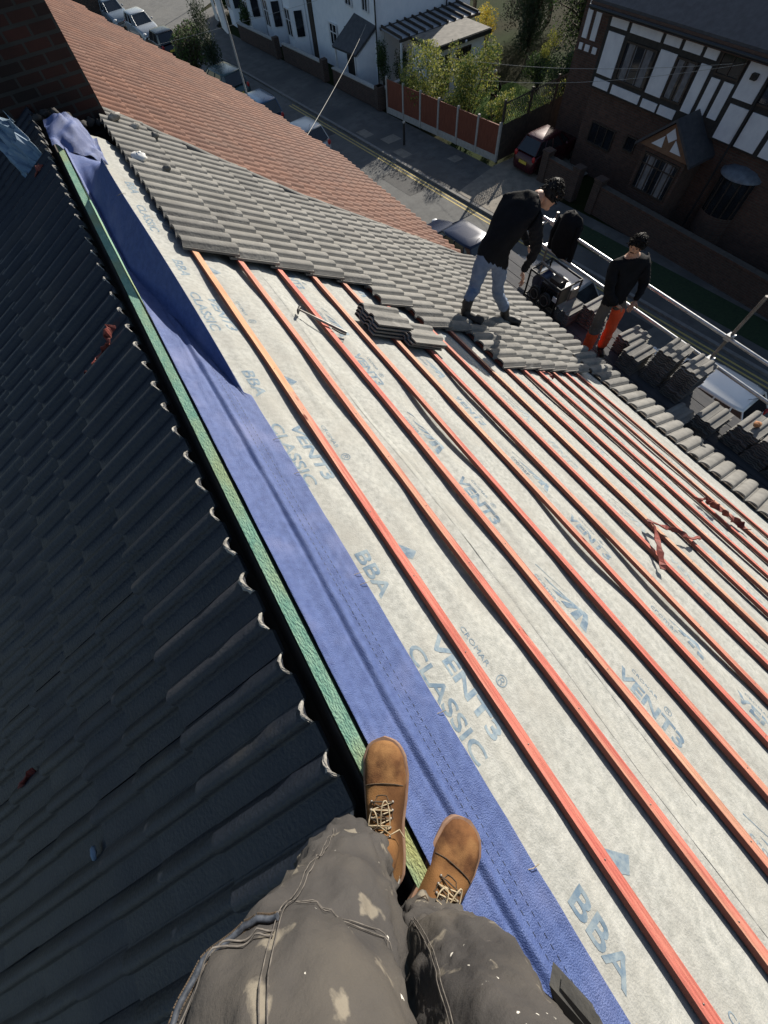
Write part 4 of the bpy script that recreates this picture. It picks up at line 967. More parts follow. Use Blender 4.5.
# framing board behind white panels
mb=MB(); mb.box((FX,-6,G+2.84),(FX+.048,16.12,G+4.92)); mb.build('timber_frame','timber_black',tud)
def quad(mb,y1,y0,z0,z1,x=FX,t=.03,mi=0): mb.box((x-t,y0,G+z0),(x+.01,y1,G+z1),mi)
PAN=[(15.95,15.1,4.58,4.88),(14.93,13.47,4.57,4.87),(13.31,12.61,4.58,4.88),(12.45,11.7,4.58,4.88),(11.55,11.04,4.58,4.87),
 (15.93,15.1,3.29,4.45),(13.3,12.55,3.3,4.44),(11.5,11.08,3.2,4.44),(10.9,10.55,3.3,4.22),(10.38,10.0,3.3,4.22),(9.85,9.08,3.95,4.86),
 (15.95,15.09,2.91,3.17),(14.92,13.43,2.9,3.16),(13.27,12.53,2.89,3.13),(12.42,11.65,2.89,3.15),(9.78,9.0,2.9,3.81),(8.88,8.1,2.9,3.81),
 (7.9,7.1,2.9,3.81),(8.0,7.2,3.95,4.86),(4.9,4.2,3.3,4.86),(3.9,3.2,3.3,4.86),(1,.2,3.3,4.86),(6.9,6.1,2.9,3.81)]
for p in PAN:
    mb=MB(); quad(mb,*p); mb.build('white_panel','panel_white',tud)
for (y1,y0) in ((17.98,17.7),(17.5,17.2)):
    mb=MB(); quad(mb,y1,y0,3.78,4.8,21.25); mb.build('white_panel','panel_white',tud)
for (y1,y0) in ((18.0,17.8),(17.65,17.38),(17.2,16.95)):
    mb=MB(); quad(mb,y1,y0,3.44,3.63,21.25); mb.build('white_panel','panel_white',tud)
def window(parent,x,y1,y0,z0,z1,nm=3,fm='winframe_dark',gm='glass',t=.05,transom=None,curtain=False,axis='y',name='window'):
    mb=MB(); w_=.05
    def bx(a0,a1,b0,b1,d0=-t,d1=.02):
        if axis=='y': mb.box((x+d0,a0,G+b0),(x+d1,a1,G+b1))
        else: mb.box((a0,x+d0,G+b0),(a1,x+d1,G+b1))
    bx(y0,y1,z0,z0+w_); bx(y0,y1,z1-w_,z1); bx(y0,y0+w_,z0+w_,z1-w_); bx(y1-w_,y1,z0+w_,z1-w_)
    for k in range(1,nm):
        yy=y0+(y1-y0)*k/nm; bx(yy-.02,yy+.02,z0+w_,z1-w_,-t*.8)
    if transom: zz=z0+(z1-z0)*transom; bx(y0+w_,y1-w_,zz-.02,zz+.02,-t*.7)
    f=mb.build(name,fm,parent)
    mb=MB()
    if axis=='y': mb.box((x-.012,y0+w_,G+z0+w_),(x+.005,y1-w_,G+z1-w_))
    else: mb.box((y0+w_,x-.012,G+z0+w_),(y1-w_,x+.005,G+z1-w_))
    p=mb.build('pane',gm,f); p.matrix_parent_inverse=Matrix.Identity(4) if False else f.matrix_parent_inverse.copy() if False else p.matrix_parent_inverse
    if curtain:
        mb=MB()
        for k in range(2):
            a=y0+(y1-y0)*(.12+.5*k)
            n=10
            vs=[];
            for i in range(n+1):
                yy=a+(y1-y0)*.26*i/n; xx=x-.016+.004*math.sin(i*2.4)
                vs+=[(xx,yy,G+z0+w_),(xx,yy,G+z1-w_)]
            mb.add(vs,[(2*i,2*i+2,2*i+3,2*i+1) for i in range(n)])
        mb.build('curtain',mat('curtain',(.12,.12,.13),(.2,.2,.21),5),f)
    return f
window(tud,FX-.005,14.93,13.4,3.3,4.38,3,curtain=True); window(tud,FX-.005,12.5,11.62,3.32,4.42,2,curtain=True); window(tud,FX-.005,10.9,9.95,4.3,4.9,2); window(tud,FX-.005,9.0,8.15,3.98,4.86,2); window(tud,FX-.005,7.0,5.2,3.9,4.86,4); window(tud,FX-.005,3.0,1.3,3.4,4.86,3)
window(tud,FX+.2,15.5,14.08,1.1,1.85,3); window(tud,FX+.2,13.45,12.88,1.4,1.92,1)
# gabled bay
mb=MB(); gx0=19.35
mb.box((gx0+.12,9.75,G),(FX+.25,11.75,G+1.0)); mb.box((gx0+.12,9.75,G+2.2),(FX+.2,11.75,G+2.4)); mb.box((gx0+.12,11.6,G+1),(FX+.2,11.75,G+2.2)); mb.box((gx0+.12,9.75,G+1),(FX+.2,9.9,G+2.2)); bay=mb.build('bay','brick',tud)
window(tud,gx0+.12,11.6,9.9,1.0,2.2,6,transom=.72,curtain=True)
mb=MB(); ga=mat('gable_boards',(.16,.085,.05),(.21,.12,.07),6); mb.prism([(gx0,11.95,G+2.38),(gx0,9.55,G+2.38),(gx0,10.75,G+3.3)],(.1,0,0)); gb=mb.build('gable','darkwood' if False else ga,tud)
for poly in ([(11.45,2.52),(10.95,2.52),(11.0,2.86)],[(10.98,2.9),(10.75,2.72),(10.5,2.9),(10.75,3.14)],[(10.55,2.52),(10.05,2.52),(10.5,2.86)]):
    mb=MB(); mb.prism([(gx0-.02,y,G+z) for y,z in poly],(.03,0,0)); mb.build('white_inset','panel_white',gb)
mb=MB()
for s_ in (1,-1):
    mb.prism([(gx0-.15,10.75,G+3.34),(gx0-.15,10.75+1.32*s_,G+2.33),(gx0-.15,10.75+1.32*s_,G+2.43),(gx0-.15,10.75,G+3.44)],(1.5,0,0))
mb.build('bay_roof','slate',tud)
# round bay with lead roof
mb=MB(); cx,cy=FX+.25,8.1; n=12; vs=[]; 
for z in (0,2.2): vs+=[(cx-.48*math.sin(math.pi*i/n),cy+.68*math.cos(math.pi*i/n),G+z) for i in range(n+1)]
mb.add(vs,[(i,i+1,n+2+i,n+1+i) for i in range(n)],0); mb.build('bay','glass',tud)
mb=MB()
for i in range(0,n+1,2):
    a=math.pi*i/n; mb.tube([(cx-.50*math.sin(a),cy+.70*math.cos(a),G+1.0),(cx-.50*math.sin(a),cy+.70*math.cos(a),G+2.2)],.03,6)
vs=[(cx-.52*math.sin(math.pi*i/n),cy+.72*math.cos(math.pi*i/n),G+z) for z in (.0,1.02) for i in range(n+1)]
mb.add(vs,[(i,i+1,n+2+i,n+1+i) for i in range(n)],1); mb.build('bay_frame',['winframe_dark','brick'],tud)
mb=MB(); vs=[(cx-.62*k*math.sin(math.pi*i/n),cy+.80*k*math.cos(math.pi*i/n),G+z) for k,z in ((1,2.2),(1,2.27),(.6,2.42),(0,2.48)) for i in range(n+1)]
mb.add(vs,[(j*(n+1)+i,j*(n+1)+i+1,(j+1)*(n+1)+i+1,(j+1)*(n+1)+i) for j in range(3) for i in range(n)],0,True); mb.build('lead_roof',mat('lead',(.10,.12,.15),(.16,.19,.23),6,.4),tud)
mb=MB(); mb.tube([(FX-.42,-6,G+5.0),(FX-.42,16.9,G+5.0)],.055,8); mb.tube([(FX-.1,8.97,G),(FX-.1,8.97,G+4.9)],.04,8); mb.build('gutter','fascia',tud)
mb=MB(); mb.obox((FX-.1,9.45,G+4.55),(.14,.2,.14)); mb.build('vent_box','bootblack',tud)
# front wall, gate piers
fw_=thing('front_wall','low brick garden wall with piers in front of the timbered house','wall',(18.4,8,G))
for a,b in ((15.7,13.9),(12.4,-6)):
    mb=MB(); xa=18.35
    mb.box((xa,b,G),(xa+.23,a,G+1.0)); mb.build('wall','brick_low',fw_)
    mb=MB(); mb.box((xa-.03,b-.01,G+1.0),(xa+.26,a+.01,G+1.07)); mb.build('coping','brick',fw_)
for y in (15.75,13.75,12.45):
    mb=MB(); mb.box((18.28,y-.2,G),(18.65,y+.2,G+1.2)); mb.box((18.25,y-.23,G+1.2),(18.68,y+.23,G+1.27)); mb.build('pier','brick_low',fw_)

# ---------- foliage helper
def leaves(mb,blobs,n,size,mi=(0,)):
    tot=sum(r[0]*r[1]*r[2] for _,r in blobs)
    for c,r in blobs:
        k=int(n*r[0]*r[1]*r[2]/tot)+1
        for _ in range(k):
            while True:
                q=Vector((random.uniform(-1,1),random.uniform(-1,1),random.uniform(-1,1)))
                if .25<q.length<1: break
            p=Vector((c[0]+q.x*r[0],c[1]+q.y*r[1],c[2]+q.z*r[2])); s_=size*random.uniform(.5,1.4)
            u=Vector((random.gauss(0,1),random.gauss(0,1),random.gauss(0,1))).normalized(); v=u.orthogonal().normalized(); 
            mb.add([p-u*s_,p+v*s_*.5,p+u*s_,p-v*s_*.5],[(0,1,2,3)],random.choice(mi))
def bush(name,label,cat,x,y,h,r,n,size,mats,group=None,z=G,sparse=False,nb=9,stems=7,trunk=None):
    rt=thing(name,label,cat,(x,y,z),group); mb=MB(); bl=[]
    for k in range(nb):
        a=random.uniform(0,6.28); q=random.uniform(.1,.75)*r; zz=random.uniform(.3,.9)*h; bl.append(((x+q*math.cos(a),y+q*math.sin(a),z+zz),(r*random.uniform(.25,.5),r*random.uniform(.25,.5),h*random.uniform(.12,.24))))
    leaves(mb,bl,n,size,tuple(range(len(mats)))); mb.build('foliage' if not trunk else 'crown',mats,rt)
    mb=MB()
    if trunk: mb.tube([(x,y,z),(x+.05,y,z+h*.3),(x,y+.1,z+h*.7)],[trunk,trunk*.8,trunk*.3],8)
    for k in range(stems):
        c=bl[k%nb][0]; z0=z+(h*random.uniform(.2,.4) if trunk else 0)
        mb.tube([(x+random.uniform(-.1,.1),y+random.uniform(-.1,.1),z0),((x+c[0])/2,(y+c[1])/2,(z0+c[2])/2+.1),c,(c[0],c[1],c[2]+h*.2)],[.03*r+.01,.02*r+.008,.01,.004],5)
    mb.build('stems' if not trunk else 'trunk','bark',rt); return rt

# ---------- red-brown panel fence with concrete posts
A=Vector((16.55,27.3,0)); B=Vector((17.8,18.6,0)); NB=6; FH=1.46
fen=thing('panel_fence','red-brown close-boarded fence with pale concrete posts along the pavement','fence',(17.1,23,G+.1))
for k in range(NB+1):
    p=A.lerp(B,k/NB); mb=MB(); mb.obox((p.x,p.y,G+.1+FH/2+.03),(.11,.11,FH+.06)); mb.build('post','concrete',fen)
for k in range(NB):
    p=A.lerp(B,k/NB); q=A.lerp(B,(k+1)/NB); d=(q-p); c=(p+q)/2; rz=math.atan2(d.y,d.x)
    mb=MB(); mb.obox((c.x,c.y,G+.1+.14),(d.length-.11,.05,.28),rz); mb.build('gravel_board','concrete',fen)
    mb=MB(); nb=12
    for j in range(nb):
        t=(j+.5)/nb; pp=p+d*(.055/d.length+t*(1-.11/d.length)); mb.obox((pp.x,pp.y,G+.1+.28+(FH-.36)/2),((d.length-.11)/nb*.96,.03+.006*(j%2),FH-.36),rz)
    mb.obox((c.x,c.y,G+.1+FH-.06),(d.length-.11,.06,.035),rz)
    mb.build('panel','fence',fen)
# trellis wall at right angles
trl=thing('trellis_fence','dark boarded fence topped with open lattice trellis beside the driveway','fence',(20,18.8,G))
a=Vector((17.9,18.62,0)); b=Vector((23.3,19.1,0)); d=b-a; rz=math.atan2(d.y,d.x); c=(a+b)/2
mb=MB(); mb.obox((c.x,c.y,G+.78),(d.length,.06,1.35),rz); mb.build('boards','darkwood',trl)
mb=MB(); n=34
for i in range(n+1):
    for s_ in (1,-1):
        p0=a+d*(i/n); p1=a+d*min(1,max(0,(i+s_*3)/n)); 
        mb.tube([(p0.x,p0.y,G+1.47),(p1.x,p1.y,G+2.25)],.014,4,smooth=False)
for z in (1.47,2.26): mb.tube([(a.x,a.y,G+z),(b.x,b.y,G+z)],.03,4,smooth=False)
mb.build('lattice','darkwood',trl)
for k in range(4):
    p=a+d*(k/3); mb=MB(); mb.obox((p.x,p.y,G+1.2),(.09,.09,2.4),rz); mb.build('post','darkwood',trl)
# climbing ivy on it
rt=thing('climbing_ivy','sparse leafy climber spread along the top of the lattice trellis','climber',(20,18.8,G+1.5)); mb=MB(); leaves(mb,[((a.x+d.x*t,a.y+d.y*t+.05,G+1.75),(.5,.18,.4)) for t in (.15,.35,.55,.75,.92)],800,.045,(0,1)); mb.build('foliage',['leaf_y','leaf_g'],rt)

# ---------- white house with extension
wh=thing('white_house','white rendered end house with dark slate porch canopy and blank side wall','house',(18.2,31,G))
def WX(y,c=21.3): return c-.1*y
mb=MB()
mb.prism([(WX(31),31,G),(WX(38.2),38.2,G),(WX(38.2)+7,38.2+.7,G),(WX(31)+7,31.0,G)],(0,0,5.4)); mb.build('wall','render_white',wh)
mb=MB(); mb.prism([(WX(31)-.3,30.8,G+5.4),(WX(31)+7.3,30.8,G+5.4),(WX(31)+3.5,30.8,G+7.4)],(-.75,7.6,0)); mb.build('roof','slate',wh)
mb=MB(); mb.tube([(WX(31)-.06,30.93,G),(WX(31)-.06,30.93,G+5.4)],.045,8); mb.build('drainpipe','fascia',wh)
mb=MB(); mb.tube([(23.3,30.93,G+2),(23.3,30.93,G+5.4)],.045,8); mb.build('drainpipe','fascia',wh)
def swin(parent,c,y1,y0,z0,z1,nm=2,fm='winframe'):   # window on the slanted street frontage
    x=WX((y1+y0)/2,c); return window(parent,x-.03,y1,y0,z0,z1,nm,fm,transom=.6,t=.06)
swin(wh,21.3,34.1,33.3,2.95,4.3); swin(wh,21.3,32.3,31.6,2.95,4.3); swin(wh,21.3,36.4,35.3,1.0,2.0); swin(wh,21.3,32.7,31.7,.4,1.2); swin(wh,21.3,36.4,35.5,3.0,4.3)
mb=MB(); x=WX(34.2); mb.box((x-.05,33.6,G),(x+.02,34.5,G+2.05)); mb.build('door','timber_black',wh)
mb=MB(); xw=WX(33)
q_=[(16.68,34.19,G+1.42),(16.94,31.55,G+1.45),(18.24,31.05,G+2.45),(18.0,33.2,G+2.65)]; mb.prism(q_,(-.04,-.0,.10)); mb.build('porch_roof','slate',wh)
mb=MB()
for (px_,py_) in ((16.98,31.75),(16.78,34.0)):
    mb=MB(); mb.obox((px_,py_,G+.72),(.1,.1,1.42)); mb.build('porch_post','winframe',wh)
mb=MB(); mb.prism([(17.0,31.6,G),(18.2,31.2,G),(18.2,31.2,G+2.3),(17.0,31.6,G+1.4)],(0,.06,0)); mb.build('porch_side','render_white',wh)
pass
# flat-roofed extension
ext=thing('garden_extension','white flat-roofed garden extension with latticed window behind the fence','extension',(22,28,G))
mb=MB(); mb.box((19.4,26.6,G),(22.95,28.9,G+2.15)); mb.build('wall','render_white',ext)
mb=MB(); mb.box((19.15,26.25,G+2.15),(23.15,28.75,G+2.33)); mb.build('fascia_board','fascia',ext)
mb=MB(); mb.box((19.2,26.3,G+2.33),(23.1,28.7,G+2.36)); mb.build('roof',mat('flat_roof_felt',(.14,.13,.115),(.22,.205,.18),3,.9,.2),ext)
window(ext,26.6,22.0,20.9,.9,1.9,5,'winframe_dark',axis='x',transom=.5); window(ext,26.6,20.6,19.6,.2,1.9,2,'winframe',axis='x')
mb=MB(); mb.ell((21.3,26.2,G+2.2),(.07,.05,.07)); mb.build('lamp','winframe',ext)
# pergola rafters
pg=thing('pergola','dark pergola rafters with translucent panels between the white wall and flat roof','pergola',(21,30,G+2.3))
for k in range(11):
    x=18.5+.55*k; mb=MB(); mb.prism([(x,28.7,G+2.36),(x+.07,28.7,G+2.36),(x+.07,28.7,G+2.46),(x,28.7,G+2.46)],(0,2.25,.08)); mb.build('rafter','darkwood',pg)
mb=MB(); mb.box((18.4,28.66,G+2.26),(24.2,28.76,G+2.36)); mb.box((18.4,30.85,G+2.35),(24.2,30.93,G+2.46)); mb.build('beam','darkwood',pg)
mb=MB(); mb.prism([(18.4,28.75,G+2.345),(24.2,28.75,G+2.345),(24.2,28.75,G+2.355),(18.4,28.75,G+2.355)],(0,2.1,.08)); mb.build('roof_sheet',mat('poly_sheet',(.3,.32,.35),(.38,.4,.43),4,.4),pg)
mb=MB(); mb.obox((18.5,28.72,G+1.15),(.1,.1,2.3)); mb.build('post','winframe',pg)
mb=MB(); mb.box((23.6,31.7,G),(25.2,32.6,G+2.2)); mb.box((23.55,31.65,G+2.2),(25.25,32.65,G+2.28)); tag(mb.build('garden_store','render_white'),'white garden wall block behind the pergola at the back of the white house','outbuilding')
# terrace further up with bays
t2=thing('bay_terrace','white terraced houses with two-storey bay windows further up the street','terraced houses',(17,42,G))
mb=MB(); mb.prism([(WX(38.9),38.9,G),(WX(52),52,G),(WX(52)+7,52.7,G),(WX(38.9)+7,39.6,G)],(0,0,5.4)); mb.build('wall','render_white',t2)
mb=MB(); mb.prism([(WX(38.9)-.3,38.8,G+5.4),(WX(38.9)+7.3,38.8,G+5.4),(WX(38.9)+3.5,38.8,G+7.4)],(-1.3,13.3,0)); mb.build('roof','slate',t2)
for yc in (40.2,43.4,46.8,50.0):
    x=WX(yc); mb=MB(); mb.prism([(x-.85,yc-.55,G+.0),(x-.85,yc+.55,G),(x+.05,yc+1.05,G),(x+.05,yc-1.05,G)],(0,0,4.6)); b_=mb.build('bay','render_white',t2)
    for z0,z1 in ((.9,2.2),(3.0,4.2)):
        window(t2,x-.87,yc+.45,yc-.45,z0,z1,2,'winframe',transom=.6)
        for s_ in (1,-1):
            p=Vector((x-.42,yc+.82*s_,G+(z0+z1)/2)); mb=MB(); m3=Matrix.Rotation(math.atan2(.5*s_,.9),3,'Z'); mb.obox(p+Vector((-.02,.03*s_,0)),(.55,.03,z1-z0-.15),rot=m3); mb.build('side_pane','glass',t2)
    mb=MB(); mb.prism([(x-.95,yc-.6,G+4.6),(x-.95,yc+.6,G+4.6),(x+.05,yc+1.1,G+4.6),(x+.05,yc-1.1,G+4.6)],(0,0,.12)); mb.build('bay_roof','slate',t2)
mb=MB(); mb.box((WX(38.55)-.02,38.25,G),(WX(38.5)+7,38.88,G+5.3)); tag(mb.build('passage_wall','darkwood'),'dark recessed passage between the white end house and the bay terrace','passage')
# low front walls
def lowwall(pts,label,h=.8,m='brick_low'):
    t=thing('low_wall',label,'wall',(pts[0][0],pts[0][1],G+.1))
    for p,q in zip(pts,pts[1:]):
        p=Vector((*p,0)); q=Vector((*q,0)); d=q-p; c=(p+q)/2; rz=math.atan2(d.y,d.x)
        mb=MB(); mb.obox((c.x,c.y,G+.1+h/2),(d.length,.22,h),rz); mb.build('wall',m,t); mb=MB(); mb.obox((c.x,c.y,G+.1+h+.03),(d.length+.06,.28,.06),rz); mb.build('coping','concrete' if m!='brick' else 'brick',t)
    mb=MB(); p=pts[0]; mb.box((p[0]-.2,p[1]-.2,G+.1),(p[0]+.2,p[1]+.2,G+h+.3)); mb.build('pier','brick_low',t)
lowwall([(16.45,28.1),(16.0,33.0)],'low brown brick front wall of the white end house by the pavement',m='brick_low')
lowwall([(15.9,34.2),(15.35,39.5)],'low brick front wall beyond the gateway of the white end house')
lowwall([(15.2,40.4),(14.6,46.2)],'low brick front wall before the bay-windowed terrace')
lowwall([(16.5,28.0),(19.3,28.5)],'low brick wall returning beside the first fence post')

# ---------- plants
bush('shrub','tall loose yellow-green shrub behind the left part of the red-brown fence','shrub',18.3,25.0,3.0,1.7,7500,.055,['leaf_y','leaf_g','leaf_y'],nb=14,stems=14)
bush('shrub','broad bright green shrub behind the middle of the red-brown fence','shrub',18.9,22.6,3.1,1.5,8500,.055,['leaf_y','leaf_g'],nb=18,stems=14)
bush('shrub','small leafy shrub behind the right end of the red-brown fence','shrub',18.9,20.2,2.1,.95,3000,.05,['leaf_y','leaf_g'],nb=10,stems=8)
bush('shrub','small shrub peeping over the left end of the red-brown fence','shrub',17.7,27.3,2.2,.4,400,.045,['leaf_y','leaf_g'],nb=6)
bush('conifer','dark dense conifer bush against the side of the white house','conifer',18.1,30.1,2.3,.62,3800,.035,['leaf_d','leaf_g'],nb=22)
bush('conifer','second dark conifer bush nearer the fence by the white house','conifer',18.9,29.4,1.9,.5,2600,.035,['leaf_d','leaf_g'],nb=18)
bush('forsythia','bright yellow flowering bush behind the flat roof','bush',26.8,30.9,2.0,.95,2200,.05,['leaf_yy','leaf_yy','leaf_y'],nb=14)
TG='garden trees beyond the fence'
bush('tree','bare brownish tree just right of the yellow bush','tree',28.3,29.0,4.4,1.8,9000,.055,['leaf_b','leaf_b','leaf_d'],TG,trunk=.14,nb=30,stems=20)
bush('tree','tall dark evergreen behind the gardener','tree',26.6,26.6,3.9,1.2,9000,.06,['leaf_d'],TG,trunk=.12,nb=34)
bush('tree','large grey-green tree beside the timbered house','tree',28.2,24.0,5.0,2.3,16000,.06,['leaf_g','leaf_b','leaf_d'],TG,trunk=.16,nb=44,stems=20)
bush('tree','low dark tree between the trellis and the large grey-green tree','tree',25.2,21.4,2.3,1.5,9000,.055,['leaf_d','leaf_g'],TG,trunk=.1,nb=34)
bush('shrub','pale yellow-green shrub between the two dark garden trees','shrub',26.0,24.3,2.0,.7,1600,.05,['leaf_y','leaf_y'],nb=12)
bush('tree','dark spreading tree at the back of the garden','tree',33.0,31.5,4.6,2.8,14000,.07,['leaf_d','leaf_b'],TG,trunk=.16,nb=40,stems=14)
bush('tree','dark tree at the back left of the garden by the yellow bush','tree',30.5,37,4.0,2.4,10000,.07,['leaf_b','leaf_d'],TG,trunk=.16,nb=34)
bush('tree','dark tree behind the timbered house roof','tree',34,25.5,5.2,2.8,12000,.07,['leaf_d','leaf_b'],TG,trunk=.16,nb=36)
bush('hedge','low dark hedge along the back of the lawn','hedge',25.4,24.0,1.3,1.1,5000,.05,['leaf_d','leaf_g'],nb=26)
bush('hedge','dark garden hedge behind the trellis','hedge',24.6,19.9,1.5,1.0,5000,.05,['leaf_d','leaf_g'],nb=26)
bush('shrub','rounded dark green hedge bush on the bay terrace corner','bush',16.9,53.2,2.8,2.2,14000,.09,['leaf_g','leaf_d'],nb=30)
bush('shrub','dark hedge bush in the first terrace front garden','bush',16.2,47.3,1.8,1.3,6000,.07,['leaf_d','leaf_g'],nb=20)
bush('shrub','grey-green roadside bush just beyond the red tiled roof','bush',9.2,41.5,2.6,1.3,7000,.07,['leaf_g','leaf_b'],nb=20)
bush('conifer','tall dark narrow conifer just beyond the red tiled roof','conifer',9.9,38.6,3.9,.7,4200,.05,['leaf_d'],nb=26)

# ---------- neighbour with the red roof
nb_=thing('red_roofed_house','neighbouring terraced house with a weathered red tiled roof','house',(3,10,G))
mb=MB(); mb.prism([(5.1,5.75,G),(5.1,11.0,G),(1.2,14.4,G),(-4.5,14.4,G),(-4.5,5.75,G)],(0,0,G*-1-3.6)); mb.build('wall','brick',nb_)
def farv(s): 
    pts=[(0,15.3),(1.48,14.5),(3.1,13.85),(3.9,13.6),(4.8,13.2),(5.6,11.9),(6.4,10.6)]
    for (a,ya),(b,yb) in zip(pts,pts[1:]):
        if s<=b: return ya+(yb-ya)*(s-a)/(b-a)
    return 10.6
mb=MB()
poly=[(s,bound(s)+.02) for s in (0,1,2,3,4,5,6.3)]; mb.prism([RP(s,y,-.06) for s,y in poly]+[RP(s,farv(s),-.06) for s in (6.3,5.6,4.8,3.1,1.48,0)],(-.05,0,-.1)); mb.build('roof_deck','darkwood',nb_)
profR=profile(.20,.042,.12,1,6)
mb=MB(); gauge=.30; c=0; s=-.02
while s<6.25:
    y=bound(s+.15)+.03-.2*random.random()*0
    y=5.5+.2*math.ceil((bound(s+.15)-5.5)/.2)
    while y<farv(s+.15)-.1:
        sag=.009*noise.noise(Vector((s*.8,y*.5,3)))
        tile_to(mb,RP,s+random.uniform(-.006,.006),y,.2,.345,profR,.0+sag,.028,.014,random.choice([0,0,1]),random.uniform(-.003,.003)); y+=.2
    s+=gauge
mb.build('red_tiles',['tile_red','tile_red_b'],nb_)
mb=MB(); mb.prism([LP(0,7.3,-.05),LP(5,7.3,-.05),LP(5,7.3,-.12),LP(0,7.3,-.12)],(0,8,0)); mb.build('rear_slope','tile_red',nb_)
mb=MB(); mb.tube([(-.02,7.35,.0),(-.02,15.2,.0)],.11,10); mb.build('ridge_tiles','tile_red',nb_)
mb=MB()
for i in range(30):
    s=.4+6*i/30; r=random.uniform(.02,.05); mb.ell(RP(s,bound(s)+.10,.05),(r*2,r*1.6,r*.7),0,7,4,jit=.3)
mb.build('verge_mortar',mat('moss_mortar',(.13,.11,.09),(.22,.18,.14),8,.95),nb_)
# next red brick gable beyond
mb=MB(); mb.box((1.5,60,G),(7.2,76,G+1.9)); tag(mb.build('brick_garden_wall','brick_low'),'dark red brick wall at the far left end of the street','wall')

# ---------- street furniture
bo=thing('bollard','slim black bollard on the far pavement in front of the fence','bollard',(15.2,23.4,G+.1)); mb=MB(); mb.tube([(15.2,23.4,G+.1),(15.2,23.4,G+1.0)],[.07,.06],12); mb.build('post','bootblack',bo); mb=MB(); mb.ell((15.2,23.4,G+1.02),(.075,.075,.06)); mb.build('cap','concrete',bo)
lp=thing('sign_post','thin pale post carrying a white sign board above the parked cars','sign',(9.3,31.6,G)); 
mb=MB(); mb.tube([(9.42,31.4,G),(9.42,31.4,G+5.0)],.05,8); mb.build('post','concrete',lp)
mb=MB(); mb.obox((9.38,31.9,G+4.5),(.08,1.1,1.3),R(-6)); mb.build('board','panel_white',lp)
mb=MB(); mb.obox((9.33,32.7,G+4.7),(.06,.5,1.2),R(-6)); mb.build('side_board','winframe',lp)
mb=MB(); mb.tube([(14.9,58,G),(14.9,58,G+2.2)],.05,8); tag(mb.build('street_post','steel_dull'),'short dark post on the sunlit corner pavement','post')
# overhead wires
wires=[((8,48,-3.2),(21.5,11.5,G+4.1),'upper overhead wire sagging across to the timbered house'),((8,40,-4.6),(21,10.8,G+3.9),'lower overhead wire sagging across to the timbered house')]
def wire(pix,label,r=.006):
    mb=MB(); mb.tube(pix,r,6); tag(mb.build('overhead_wire','concrete'),label,'wire')
def sagline(a,b,sag,n=16):
    a=Vector(a); b=Vector(b); return [a.lerp(b,i/n)-Vector((0,0,sag*4*(i/n)*(1-i/n))) for i in range(n+1)]
WIRES=[((16.9,36.0,-6.4),(-4,40.0,-6.5),.15,'thin overhead wire crossing high over the street towards the bay terrace'),
((20.3,10.36,-4.74),(18.6,24.4,G+2.5),.25,'upper overhead wire running from the timbered house to the fence shrubs'),
((20.3,9.92,-4.65),(18.9,22.8,G+2.0),.3,'lower overhead wire running from the timbered house to the fence shrubs'),
((17.2,30.4,-6.5),RP(5.65,11.5,.05),.1,'pale overhead wire dropping from the white end house to the red tiled roof')]
for a,b,sg,lab in WIRES: wire(sagline(a,b,sg),lab)

